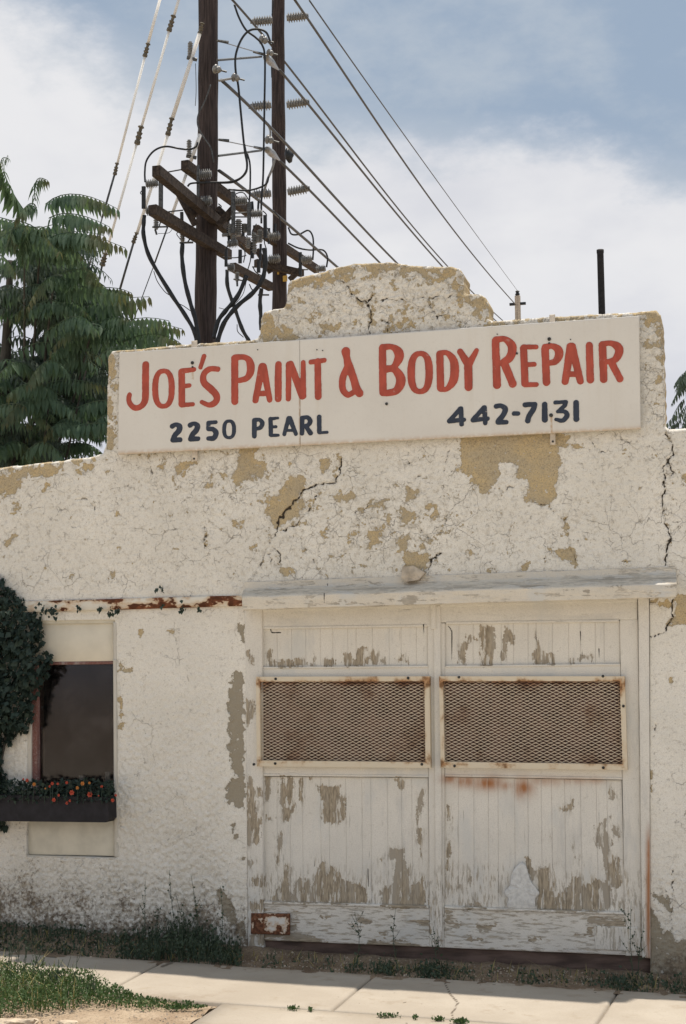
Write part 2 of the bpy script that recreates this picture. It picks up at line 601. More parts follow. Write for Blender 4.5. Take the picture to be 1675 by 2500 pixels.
MT['grmesh'] = mat_rusty('expanded_metal_paint', (0.86, 0.76, 0.62), (0.46, 0.24, 0.14), lo=0.60, hi=0.95, scale=5, useattr=True)
MT['plate'] = mat_rusty('corner_plate_paint', (0.68, 0.66, 0.62), (0.20, 0.085, 0.045), lo=0.60, hi=0.63, scale=13, useattr=True)
MT['patch'] = simple('bluish_tin_patch', (0.60, 0.605, 0.59), 0.6, 0.14, 45, 0.4, 0.004, spec=0.3)
MT['sign'] = None
MT['concrete'] = mat_concrete()
MT['dirt'] = mat_dirt()
MT['dirtl'] = mat_dirt('pale_gravelly_earth', (0.33, 0.25, 0.175), (0.46, 0.37, 0.27))
MT['asphalt'] = simple('pale_bounce_street', (0.58, 0.52, 0.41), 0.9, 0.3, 40, 0.5, 0.004)  # street out of view, made pale to bounce light onto the front
MT['pole'] = simple('creosoted_pole_wood', (0.052, 0.040, 0.037), 0.85, 0.5, 55, 0.8, 0.01, stretch=(1, 1, 0.06))
MT['arm'] = simple('crossarm_wood', (0.050, 0.038, 0.030), 0.85, 0.5, 30, 0.6, 0.006)
MT['cable'] = simple('black_cable_sheath', (0.022, 0.026, 0.030), 0.5, 0.3, 30, 0.2, 0.002)
MT['wire'] = simple('aluminium_line', (0.075, 0.08, 0.085), 0.6, 0.2, 30, 0.0)
MT['steel'] = simple('galvanised_hardware', (0.085, 0.092, 0.095), 0.55, 0.45, 40, 0.3, 0.002, metal=0.3)
MT['porc'] = simple('grey_porcelain', (0.20, 0.205, 0.20), 0.35, 0.25, 30, 0.0, spec=0.5)
MT['white'] = simple('white_guard_plastic', (0.86, 0.86, 0.84), 0.45, 0.06, 20, 0.0)
MT['clamp'] = simple('weathered_guy_grip', (0.13, 0.115, 0.085), 0.6, 0.5, 60, 0.2, 0.002)
MT['tag'] = simple('yellow_pole_tag', (0.55, 0.36, 0.08), 0.6, 0.1, 20, 0.0)
MT['pipe'] = simple('black_vent_pipe_paint', (0.022, 0.02, 0.02), 0.7, 0.3, 40, 0.3, 0.002)
MT['bolt'] = simple('dark_bolt_steel', (0.035, 0.036, 0.036), 0.6, 0.4, 40, 0.2, 0.001)
MT['strap'] = simple('painted_strap_iron', (0.56, 0.50, 0.42), 0.7, 0.2, 30, 0.2, 0.002)
MT['panel'] = simple('cream_window_panel', (0.67, 0.63, 0.53), 0.7, 0.06, 6, 0.25, 0.003)
MT['panel2'] = simple('grey_cream_board', (0.60, 0.575, 0.49), 0.75, 0.10, 8, 0.3, 0.003)
MT['roofm'] = simple('tarred_roof', (0.09, 0.085, 0.08), 0.9, 0.2, 20, 0.3, 0.004)
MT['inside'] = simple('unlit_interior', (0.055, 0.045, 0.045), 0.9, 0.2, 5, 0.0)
MT['shade'] = simple('dark_void_brown', (0.095, 0.055, 0.045), 0.85, 0.45, 9, 0.2, 0.003)  # dark brown painted for the void behind the grilles
MT['box'] = simple('dark_planter_paint', (0.016, 0.015, 0.019), 0.7, 0.3, 20, 0.3, 0.003)
MT['jar'] = simple('pale_green_glaze', (0.62, 0.64, 0.54), 0.4, 0.15, 20, 0.0, spec=0.5)
MT['stone'] = simple('broken_kerb_stone', (0.50, 0.42, 0.32), 0.9, 0.25, 18, 0.8, 0.012)
MT['pebble'] = simple('pebble_stone', (0.34, 0.29, 0.23), 0.9, 0.35, 9, 0.2, 0.003)
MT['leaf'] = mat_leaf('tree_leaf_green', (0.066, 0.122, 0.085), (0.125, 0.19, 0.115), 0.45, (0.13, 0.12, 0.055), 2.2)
MT['leafd'] = mat_leaf('tree_leaf_inner_shade', (0.060, 0.088, 0.074), (0.085, 0.122, 0.09), 0.35)  # darker copy of the leaf green, crown shade put into the colour
MT['stem'] = simple('leaf_stalk_red', (0.07, 0.07, 0.035), 0.7, 0.3, 20, 0.0)
MT['bark'] = simple('grey_tree_bark', (0.075, 0.07, 0.06), 0.9, 0.35, 18, 0.8, 0.012, stretch=(1, 1, 0.3))
MT['ivy'] = mat_leaf('ivy_leaf_green', (0.020, 0.036, 0.031), (0.036, 0.058, 0.044), 0.12, None, 5)
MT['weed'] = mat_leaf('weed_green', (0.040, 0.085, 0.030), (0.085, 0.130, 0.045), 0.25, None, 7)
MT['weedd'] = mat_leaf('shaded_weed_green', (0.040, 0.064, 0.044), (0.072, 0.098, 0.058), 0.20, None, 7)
MT['straw'] = mat_leaf('dry_grass', (0.33, 0.27, 0.12), (0.22, 0.20, 0.08), 0.2, None, 7)
MT['red'] = simple('geranium_red', (0.46, 0.085, 0.05), 0.6, 0.2, 40, 0.0)
MT['orange'] = simple('marigold_orange', (0.52, 0.22, 0.06), 0.6, 0.15, 40, 0.0)


def mat_sign():
    m, t = new_mat('sign_panel_white')
    P = t.pos()
    col = t.mix(t.ss(t.noise(P, 1.5, 5), 0.35, 0.65), (0.66, 0.635, 0.585), (0.705, 0.685, 0.635))
    col = t.mix(t.m('MULTIPLY', t.ss(t.noise(P, 50, 5, 0.7), 0.52, 0.75), 0.25), col, (0.52, 0.50, 0.45))
    streak = t.m('MULTIPLY', t.ss(t.noise(t.pos(1, 1, 0.06), 14, 4), 0.55, 0.75), 0.22)
    col = t.mix(streak, col, (0.56, 0.50, 0.40))
    r = t.m('MULTIPLY', t.attr('rust'), t.ss(t.noise(P, 40, 4), 0.25, 0.6))
    col = t.mix(t.m('MULTIPLY', r, 0.9), col, (0.42, 0.24, 0.09))
    finish(t, col, 0.55, t.noise(P, 70, 4), 0.08, 0.002, spec=0.35)
    return m


def mat_letter(name, c, worn):
    m, t = new_mat(name)
    P = t.pos(1, 1, 0.35)
    col = t.mix(t.ss(t.noise(P, 30, 5), 0.3, 0.7), tuple(k * 0.86 for k in c), tuple(min(1, k * 1.14) for k in c))
    n = t.noise(t.pos(), 26, 6, 0.7)
    col = t.mix(t.m('MULTIPLY', t.ss(n, 0.64, 0.70), worn), col, (0.60, 0.52, 0.46))
    finish(t, col, 0.6, None, spec=0.3)
    return m


MT['sign'] = mat_sign()
MT['lred'] = mat_letter('sign_paint_red', (0.40, 0.078, 0.050), 0.30)
MT['lblue'] = mat_letter('sign_paint_navy', (0.033, 0.044, 0.068), 0.55)


def mat_glass():
    m, t = new_mat('dusty_window_glass')
    P = t.pos()
    fr = t.add('ShaderNodeFresnel', {'IOR': 1.45})
    gl = t.add('ShaderNodeBsdfGlossy', {'Color': (0.9, 0.9, 0.95, 1), 'Roughness': 0.12})
    tr = t.add('ShaderNodeBsdfTransparent', {'Color': (0.66, 0.66, 0.68, 1)})
    df = t.add('ShaderNodeBsdfDiffuse', {'Color': (0.22, 0.20, 0.19, 1)})
    a = t.add('ShaderNodeMixShader', {0: t.m('MULTIPLY', t.ss(t.noise(P, 4.5, 6, 0.65), 0.42, 0.8), 0.16), 1: tr.outputs[0], 2: df.outputs[0]})
    b = t.add('ShaderNodeMixShader', {0: fr.outputs[0], 1: a.outputs[0], 2: gl.outputs[0]})
    t.add('ShaderNodeOutputMaterial', {'Surface': b.outputs[0]})
    return m


MT['glass'] = mat_glass()


def mat_guard():
    m, t = new_mat('white_guard_tube')
    d = t.add('ShaderNodeBsdfDiffuse', {'Color': (0.88, 0.88, 0.86, 1)})
    tr = t.add('ShaderNodeBsdfTranslucent', {'Color': (0.9, 0.9, 0.88, 1)})
    mx = t.add('ShaderNodeMixShader', {0: 0.5, 1: d.outputs[0], 2: tr.outputs[0]})
    t.add('ShaderNodeOutputMaterial', {'Surface': mx.outputs[0]})
    return m


MT['white'] = mat_guard()

# =================================================================== SETTING: ground
def gz(x, y=0.0):
    """the pavement climbs slightly to the left"""
    return -0.015 * (np.clip(x, -60, 60) - 1.8)


def sheet(name, x0, x1, y0, y1, nx, ny, off, mat, rough=0.0, kind='structure', parent=None, extra=None):
    xs = np.linspace(x0, x1, nx)
    ys = np.linspace(y0, y1, ny)
    X, Y = np.meshgrid(xs, ys)
    Z = gz(X) + off
    if rough:
        Z = Z + (fbm(X * 9 + 50, Y * 9 + 50, 1, 4, 3) - 0.5) * rough
    if extra is not None:
        Z = Z + extra(X, Y)
    V = np.stack([X, Y, Z], -1).reshape(-1, 3)
    i = np.arange(nx * ny).reshape(ny, nx)
    Fc = np.stack([i[:-1, :-1], i[:-1, 1:], i[1:, 1:], i[1:, :-1]], -1).reshape(-1, 4)
    return mesh_obj(name, V, Fc, mat, parent, True, kind=kind)


g = MB()
g.add([(-400, -300, -0.32 + 0.0), (400, -300, -0.32), (400, 900, -0.32), (-400, 900, -0.32)], [(0, 1, 2, 3)])
g.build('ground', MT['dirtl'], kind='structure')
s = MB()
s.add([(-60, -14, -0.125 + float(gz(-60))), (60, -14, -0.125 + float(gz(60))), (60, -3.02, -0.125 + float(gz(60))), (-60, -3.02, -0.125 + float(gz(-60)))], [(0, 1, 2, 3)])
s.build('road', MT['asphalt'], kind='structure')

SW_B, SW_F = -0.42, -1.86                 # back and front edge of the pavement
# front edge from the view: thin joint about y = 2488 px at x = 1000 px
pf = at_z(1000, 2486, 0.01)
SW_F = float(pf[1])
DIRT_W = float(at_z(500, 2470, 0.03)[0])  # where the planting strip ends and the concrete apron begins


def bankf(X, Y):
    # soil heaped against the wall, more to the left
    t = np.clip((Y - SW_B) / (0 - SW_B), 0, 1)
    lift = np.clip((0.4 - X) / 2.5, 0.25, 1.1) * 0.075
    return t * lift


sheet('dirt_strip', -9, 7, SW_B - 0.10, 0.30, 900, 46, 0.0, MT['dirt'], 0.030, extra=bankf)
sheet('planting_strip', -14, DIRT_W, -2.92, SW_F + 0.05, 420, 90, -0.012, MT['dirtl'], 0.030)

# concrete slabs, cut at the joints the photograph shows
jl = []
for a, b in (((275, 2425), (395, 2360)), ((835, 2450), (930, 2370)), ((1450, 2500), (1515, 2405))):
    A = at_z(a[0], a[1], 0.02)
    B = at_z(b[0], b[1], 0.02)
    sl_ = (B[0] - A[0]) / (B[1] - A[1])
    jl.append((float(A[0] + sl_ * (SW_F - A[1])), float(A[0] + sl_ * (SW_B - A[1]))))
pitch = (jl[2][0] - jl[0][0]) / 2
jl = [(jl[0][0] - pitch * k, jl[0][0] - pitch * k) for k in (4, 3, 2, 1)] + jl + [(jl[2][0] + pitch * k, jl[2][0] + pitch * k) for k in (1, 2, 3)]
pav = thing('sidewalk', (0, (SW_B + SW_F) / 2, 0), None, None)
tag(pav, kind='structure')
CRK = [[(1087, 2378), (1087, 2401), (1098, 2425), (1119, 2449), (1103, 2474), (1109, 2498)],
       [(395, 2360), (425, 2348)], [(835, 2050 + 545 / 1.867), (815, 2050 + 556 / 1.867)]]
for (fa, ba), (fb, bb) in zip(jl[:-1], jl[1:]):
    inview = fb > -3.6 and fa < 3.2
    nx, ny = (90, 70) if inview else (4, 4)
    u = np.linspace(0, 1, nx)
    v = np.linspace(0, 1, ny)
    U, Vv = np.meshgrid(u, v)
    gap = 0.005
    X = (fa + gap) * (1 - U) * (1 - Vv) + (fb - gap) * U * (1 - Vv) + (ba + gap) * (1 - U) * Vv + (bb - gap) * U * Vv
    Y = SW_F + (SW_B - SW_F) * Vv
    Y = Y + np.where(Vv > 0.999, (vnoise(X * 14, X * 0, 4) - 0.5) * 0.035, 0)
    Z = gz(X) + 0.004 + (fbm(X * 2, Y * 2, 1, 3, 8) - 0.5) * 0.006
    edge = np.minimum(np.minimum(U, 1 - U) * (fb - fa), np.minimum(Vv, 1 - Vv) * (SW_B - SW_F))
    Z -= np.where(edge < 0.004, 0.007, 0)
    V = np.stack([X, Y, Z], -1).reshape(-1, 3)
    px, py = proj(V)
    cr = line_d(px, py, CRK, 60) * 0.0022
    back = np.clip(1 - (SW_B - V[:, 1]) / 0.10, 0, 1) * 0.7
    side = np.clip((DIRT_W + 0.15 - V[:, 0]) / 0.5, 0, 1) * np.clip(1 - (V[:, 1] - SW_F) / 0.18, 0, 1) * 0.7
    i = np.arange(nx * ny).reshape(ny, nx)
    Fc = np.stack([i[:-1, :-1], i[:-1, 1:], i[1:, 1:], i[1:, :-1]], -1).reshape(-1, 4)
    # skirts so that each slab has thickness
    rim = np.concatenate([i[0, :], i[1:, -1], i[-1, -2::-1], i[-2:0:-1, 0]])
    low = V[rim] - np.array([0, 0, 0.09])
    n0 = len(V)
    k = np.arange(len(rim))
    Fs = np.stack([rim[k], n0 + k, n0 + (k + 1) % len(rim), rim[(k + 1) % len(rim)]], -1)
    VV = np.concatenate([V, low])
    z = np.zeros(len(rim))
    mesh_obj('sidewalk_slab', VV, np.concatenate([Fc, Fs]), MT['concrete'], pav, True,
             attrs={'crack': np.concatenate([cr, z + 1]), 'dirt': np.concatenate([np.maximum(back, side), z])})


def flat_slab(name, x0, x1, y0, y1, top, th, mat, n=(60, 12), parent=None, dirtf=None):
    X, Y = np.meshgrid(np.linspace(x0, x1, n[0]), np.linspace(y0, y1, n[1]))
    Z = gz(X) + top
    V = np.stack([X, Y, Z], -1).reshape(-1, 3)
    i = np.arange(n[0] * n[1]).reshape(n[1], n[0])
    Fc = np.stack([i[:-1, :-1], i[:-1, 1:], i[1:, 1:], i[1:, :-1]], -1).reshape(-1, 4)
    rim = np.concatenate([i[0, :], i[1:, -1], i[-1, -2::-1], i[-2:0:-1, 0]])
    low = V[rim] - np.array([0, 0, th])
    k = np.arange(len(rim))
    Fs = np.stack([rim[k], len(V) + k, len(V) + (k + 1) % len(rim), rim[(k + 1) % len(rim)]], -1)
    N = len(V) + len(rim)
    return mesh_obj(name, np.concatenate([V, low]), np.concatenate([Fc, Fs]), mat, parent,
                    attrs={'crack': np.ones(N), 'dirt': np.zeros(N)}, kind='structure' if parent is None else None)


flat_slab('driveway_apron', DIRT_W + 0.03, 7, -2.72, SW_F - 0.008, 0.0, 0.2, MT['concrete'])
flat_slab('kerb', -14, 14, -3.0, -2.74 - 0.004, -0.004, 0.2, MT['concrete'], (40, 3))

# =================================================================== THE GARAGE
MT['gapshade'] = simple('gap_shadow_brown', (0.115, 0.08, 0.066), .9, .4, 22, .5, .004, stretch=(.2, 1, 1))  # shadow tone for the gap under the doors, put in as a colour
garage = thing('garage_building', (0, 0.15, 0), 'old single storey white stucco garage with flaking paint and a stepped parapet', 'building')
WX0, WX1 = -3.4, 2.9
STEP = 0.0072


def zc(pts, o, s):
    """points read off an enlarged crop -> photograph pixels"""
    return [(o[0] + p[0] / s, o[1] + p[1] / s) for p in pts]


OUT = [(-400, 1180), (0, 1140), (60, 1134), (150, 1123), (215, 1116), (248, 1106), (257, 1082), (260, 960), (262, 868), (270, 856),
       (330, 851), (450, 839), (545, 833), (612, 829), (628, 824), (634, 812), (636, 778), (642, 762), (664, 755), (690, 750), (698, 736), (701, 694),
       (708, 684), (737, 674), (785, 663), (806, 655), (826, 649), (860, 642), (910, 640), (963, 638), (984, 644), (1025, 648), (1104, 650),
       (1122, 655), (1130, 668), (1132, 709), (1138, 716), (1171, 716), (1184, 723), (1190, 740), (1193, 778), (1201, 783),
       (1230, 780), (1354, 771), (1491, 764), (1580, 758), (1602, 757), (1613, 768), (1617, 790), (1621, 900), (1625, 1040), (1633, 1048),
       (1675, 1046), (2100, 1028), (2100, 2700), (-400, 2700)]
DOOR = [(600, 1440), (1586, 1405), (1588, 2500), (606, 2500)]
WIN = [(66, 1516), (281, 1513), (286, 2095), (66, 2091)]

Z2 = lambda p: zc(p, (800, 1000), 1.792)
Z1 = lambda p: zc(p, (0, 1000), 1.8667)
Z4 = lambda p: zc(p, (550, 1450), 2.4636)
Z5 = lambda p: zc(p, (1050, 1400), 2.3408)
Z6 = lambda p: zc(p, (0, 2050), 1.8667)
C4 = lambda p: zc(p, (600, 550), 1.4586)
Z3 = lambda p: zc(p, (0, 1400), 2.6133)
Z7 = lambda p: zc(p, (600, 1380), 3.136)
PEEL_T = [
    Z2([(583, 110), (580, 265), (630, 290), (670, 360), (710, 360), (750, 290), (755, 235), (800, 225), (825, 245), (830, 300), (870, 310), (875, 345), (862, 395),
        (905, 400), (940, 430), (975, 420), (1000, 380), (1005, 300), (1020, 230), (1010, 165), (1060, 160), (1140, 172), (1100, 155), (1045, 145), (1060, 118), (1010, 90)]),
    Z1([(1210, 470), (1225, 425), (1245, 405), (1290, 355), (1320, 300), (1380, 305), (1387, 350), (1360, 400), (1395, 420), (1400, 440), (1330, 505), (1258, 540)]),
    Z1([(1098, 170), (1175, 170), (1150, 225), (1195, 228), (1215, 250), (1192, 320), (1160, 300), (1130, 310), (1075, 345), (1058, 318), (1085, 260)]),
    Z1([(-200, 240), (0, 262), (285, 235), (292, 285), (245, 318), (205, 365), (180, 330), (130, 308), (95, 370), (60, 400), (0, 390), (-200, 420)]),
    Z1([(320, 232), (455, 222), (412, 290), (350, 295)]),
    Z1([(720, 250), (750, 245), (745, 275), (722, 272)]), Z1([(800, 260), (850, 235), (900, 232), (900, 250), (845, 260), (805, 300)]),
    Z1([(1060, 505), (1085, 515), (1075, 535), (1058, 530)]), Z1([(1465, 230), (1500, 220), (1505, 250), (1480, 290), (1465, 285)]),
    Z1([(1128, 620), (1165, 615), (1172, 655), (1160, 660), (1155, 640)]), Z1([(1262, 700), (1290, 715), (1330, 750), (1310, 778), (1275, 740)]),
    Z1([(55, 410), (90, 400), (85, 470), (60, 480)]), Z1([(55, 570), (75, 575), (40, 620), (20, 610)]), Z1([(500, 742), (525, 745), (520, 770), (500, 765)]),
    Z2([(325, 640), (332, 605), (345, 622), (385, 618), (440, 640), (436, 710), (410, 705), (345, 692)]),
    Z2([(345, 340), (385, 360), (385, 395), (350, 385)]), Z2([(318, 425), (372, 452), (352, 512), (328, 490)]), Z2([(182, 530), (222, 533), (232, 590), (185, 602)]),
    Z2([(304, 570), (358, 548), (345, 612), (322, 620)]), Z2([(990, 620), (1055, 602), (1080, 618), (1085, 672), (1022, 660)]), Z2([(66, 385), (105, 350), (122, 380), (80, 405)]),
    Z2([(232, 395), (272, 388), (240, 415)]), Z2([(420, 432), (450, 405), (468, 420), (440, 445)]), Z2([(1038, 480), (1050, 520), (1048, 548), (1038, 520)]),
    Z2([(857, 672), (880, 670), (868, 700), (852, 702)]), Z2([(700, 700), (722, 700), (720, 720), (700, 716)]), Z2([(1540, 275), (1620, 280), (1620, 310), (1545, 305)]),
    Z5([(1240, 150), (1392, 158), (1386, 200), (1240, 172)]), Z5([(1410, 108), (1540, 130), (1540, 290), (1400, 292), (1350, 292), (1362, 262), (1396, 240)]),
    Z5([(1368, 580), (1385, 600), (1380, 632), (1366, 620)]), Z5([(1258, 1120), (1272, 1130), (1268, 1240), (1256, 1235)]),
    Z3([(755, 560), (800, 600), (840, 605), (838, 640), (790, 635), (762, 625)]), Z3([(760, 780), (782, 800), (778, 1000), (762, 990)]),
    Z3([(885, 360), (903, 362), (895, 402), (886, 390)]), Z3([(1080, 365), (1105, 360), (1110, 378), (1085, 380)]),
    # worn stepped top
    C4([(46, 395), (50, 320), (70, 305), (120, 350), (175, 370), (195, 400), (150, 412), (46, 415)]),
    C4([(145, 215), (200, 178), (300, 150), (390, 135), (400, 160), (330, 190), (280, 210), (230, 215), (180, 235), (150, 290), (140, 292)]),
    C4([(420, 130), (560, 135), (745, 150), (780, 175), (775, 230), (740, 235), (735, 190), (700, 185), (640, 180), (560, 175), (500, 180), (440, 190)]),
    C4([(760, 245), (850, 245), (865, 290), (862, 340), (820, 330), (790, 300), (770, 275)]),
    C4([(520, 325), (570, 320), (600, 355), (560, 372), (510, 375)]), C4([(270, 360), (290, 345), (300, 375), (275, 385)]),
    C4([(880, 338), (1300, 305), (1480, 300), (1480, 345), (1440, 330), (1300, 318), (880, 352)]),
    [(255, 850), (291, 850), (291, 940), (280, 1000), (286, 1100), (252, 1105)],
    [(262, 838), (640, 822), (640, 838), (262, 862)],
]
PEEL_G = [
    Z4([(55, 470), (110, 462), (114, 700), (114, 1292), (65, 1272), (12, 1250), (5, 1190), (30, 1120), (75, 1100), (42, 1050), (20, 920), (42, 870), (12, 850), (15, 800), (42, 760), (12, 700), (25, 600), (30, 540)]),
    Z4([(80, 185), (114, 180), (112, 290), (95, 260)]), Z4([(95, 1570), (114, 1570), (112, 1600), (98, 1595)]),
    Z4([(40, 1390), (60, 1385), (50, 1420)]), Z4([(50, 1440), (78, 1442), (70, 1468), (55, 1465)]),
    Z6([(990, 245), (1005, 232), (1030, 258), (1076, 320), (1052, 342), (1010, 312), (988, 280)]),
    Z6([(1080, 385), (1118, 360), (1118, 440), (1060, 430)]),
    Z5([(1255, 1915), (1290, 1950), (1335, 2045), (1368, 2052), (1400, 2100), (1470, 2090), (1700, 2080), (1700, 2400), (1220, 2400), (1235, 2100)]),
    Z5([(1262, 1825), (1320, 1835), (1385, 1880), (1370, 1935), (1330, 1890), (1270, 1850)]),
    Z4([(-20, 1830), (20, 1850), (75, 1960), (60, 1990), (20, 1960), (-20, 1900)]),
]
CRACKS = [
    Z1([(1562, 222), (1552, 270), (1532, 330), (1462, 345), (1447, 338), (1380, 370), (1342, 420), (1290, 480), (1267, 500), (1262, 540)]),
    Z1([(1262, 545), (1240, 590)]), Z1([(1245, 620), (1275, 658), (1268, 700)]),
    Z2([(1478, 98), (1484, 122), (1508, 142), (1509, 190), (1492, 230), (1463, 248), (1476, 300), (1464, 400), (1476, 500), (1501, 560), (1482, 620), (1481, 680)]),
    Z2([(1492, 232), (1508, 262), (1504, 290)]), Z2([(1510, 830), (1506, 900), (1478, 970)]),
    Z2([(440, 712), (450, 655), (488, 622)]), Z2([(1500, 690), (1525, 715)]),
    C4([(376, 236), (390, 262), (430, 273), (452, 250)]), C4([(438, 280), (443, 340), (440, 388)]), C4([(490, 340), (505, 345), (500, 375)]),
]
FINE = [
    Z1([(1240, 590), (1220, 625), (1195, 690), (1160, 755)]), Z1([(1460, 372), (1400, 470), (1350, 522), (1265, 560)]),
    Z1([(340, 410), (370, 400), (410, 415), (430, 460)]), Z1([(925, 520), (938, 570), (925, 640)]), Z1([(690, 260), (700, 300), (655, 350)]),
    Z1([(1365, 580), (1375, 620), (1400, 640)]), Z1([(1420, 680), (1450, 720), (1460, 755)]),
    Z2([(120, 450), (160, 430), (200, 408)]), Z2([(340, 180), (365, 215), (350, 240)]), Z2([(530, 180), (515, 230), (505, 270)]), Z2([(380, 300), (425, 290)]),
    Z2([(525, 440), (520, 490), (490, 540)]), Z2([(1040, 480), (1055, 560), (1090, 695)]), Z2([(720, 340), (770, 352), (830, 330)]), Z2([(880, 395), (955, 420), (1030, 480), (1060, 440)]),
    Z2([(410, 520), (420, 550), (445, 560)]), Z2([(180, 640), (175, 665)]), Z2([(40, 600), (60, 640), (100, 600)]), Z2([(950, 650), (955, 695)]), Z2([(1290, 665), (1330, 660)]),
    Z2([(820, 578), (845, 575)]), Z2([(1475, 970), (1412, 1000)]), Z2([(1150, 120), (1170, 165), (1225, 190)]), Z2([(1330, 150), (1250, 110)]),
    C4([(452, 268), (600, 262), (700, 258), (760, 250)]), C4([(330, 190), (378, 236)]), C4([(285, 345), (280, 385)]), C4([(640, 240), (680, 330), (700, 320)]),
    Z1([(1245, 640), (1225, 660), (1240, 700)]), Z5([(1240, 360), (1340, 330)]), Z5([(1250, 715), (1280, 715)]), Z5([(1255, 865), (1290, 860), (1282, 940)]),
    Z5([(1390, 1700), (1385, 1800), (1375, 1960), (1378, 2040)]),
]
CHIPHOLE = []


def wall_fields(V):
    px, py = proj(V)
    pt = np.full(px.shape, -60.0)
    for P in PEEL_T:
        pt = np.maximum(pt, poly_sd(px, py, P, 25))
    pg = np.full(px.shape, -60.0)
    for P in PEEL_G:
        pg = np.maximum(pg, poly_sd(px, py, P, 25))
    peel = np.maximum(pt, pg) * 0.0024
    jag = (fbm(px / 9, py / 9, 1, 4, 21) - 0.5) * 0.036
    crown = np.clip((860 - py) / 30, 0, 1) + np.clip((330 - px) / 60, 0, 1) * (py < 1250)
    peel = np.where(peel > -0.04, peel + jag + np.clip(crown, 0, 1) * ((fbm(px / 15, py / 15, 1, 4, 77) - 0.62) * 0.16), peel)
    qx = px + (fbm(px / 11, py / 11, 1, 4, 51) - 0.5) * 15
    qy = py + (fbm(px / 11, py / 11, 1, 4, 57) - 0.5) * 15
    cr = np.minimum(line_d(qx, qy, CRACKS, 30) + (fbm(px / 7, py / 7, 1, 3, 58) - .5) * 1.6, line_d(qx, qy, FINE, 30) + 1.15 + (fbm(px / 9, py / 9, 1, 3, 59) - .5) * 2.4) * 0.0024
    z = V[:, 2] - gz(V[:, 0])
    dirt = np.clip(1.30 - z / np.where(px < 600, 0.40 + 0.22 * np.clip((330 - px) / 330, 0, 1), 0.20), 0, 1) ** 0.8
    # coat is looser high up and in the middle of the band below the sign
    dens = np.full(px.shape, 0.0)
    dens += np.clip((1480 - py) / 60, 0, 1) * 0.28
    dens += np.clip((1000 - py) / 150, 0, 1) * 0.20
    dens += np.exp(-((px - 960) / 240) ** 2 - ((py - 1290) / 120) ** 2) * 0.25
    dens += np.exp(-((px - 560) / 200) ** 2 - ((py - 1160) / 80) ** 2) * 0.22
    dens += np.clip((70 - px) / 160, 0, 1) * np.clip((1300 - py) / 100, 0, 1) * 0.4
    dens += np.clip((px - 1560) / 60, 0, 1) * np.clip((1100 - py) / 100, 0, 1) * 0.3
    dens += np.clip((py - 2080) / 120, 0, 1) * 0.22
    dens += np.exp(-np.clip(-np.maximum(pt, pg), 0, 100) / 9) * 0.22 + np.exp(-cr / 0.012) * 0.28
    dens -= np.clip((py - 1500) / 40, 0, 1) * np.clip((2050 - py) / 60, 0, 1) * 0.05
    rgh = np.clip((py - 1540) / 500, 0, 1) * np.clip((600 - px) / 80, 0, 1) * 0.95 + np.clip((py - 2080) / 80, 0, 1) * 0.5 + np.clip((900 - py) / 100, 0, 1) * 0.5 + 0.12 + 0.10 * np.clip((1480 - py) / 40, 0, 1)
    return {'peel': peel, 'crack': cr, 'dirt': dirt, 'dens': dens, 'rgh': rgh, 'grey': (pg > pt - 8) * 1.0 * (pg > -40)}


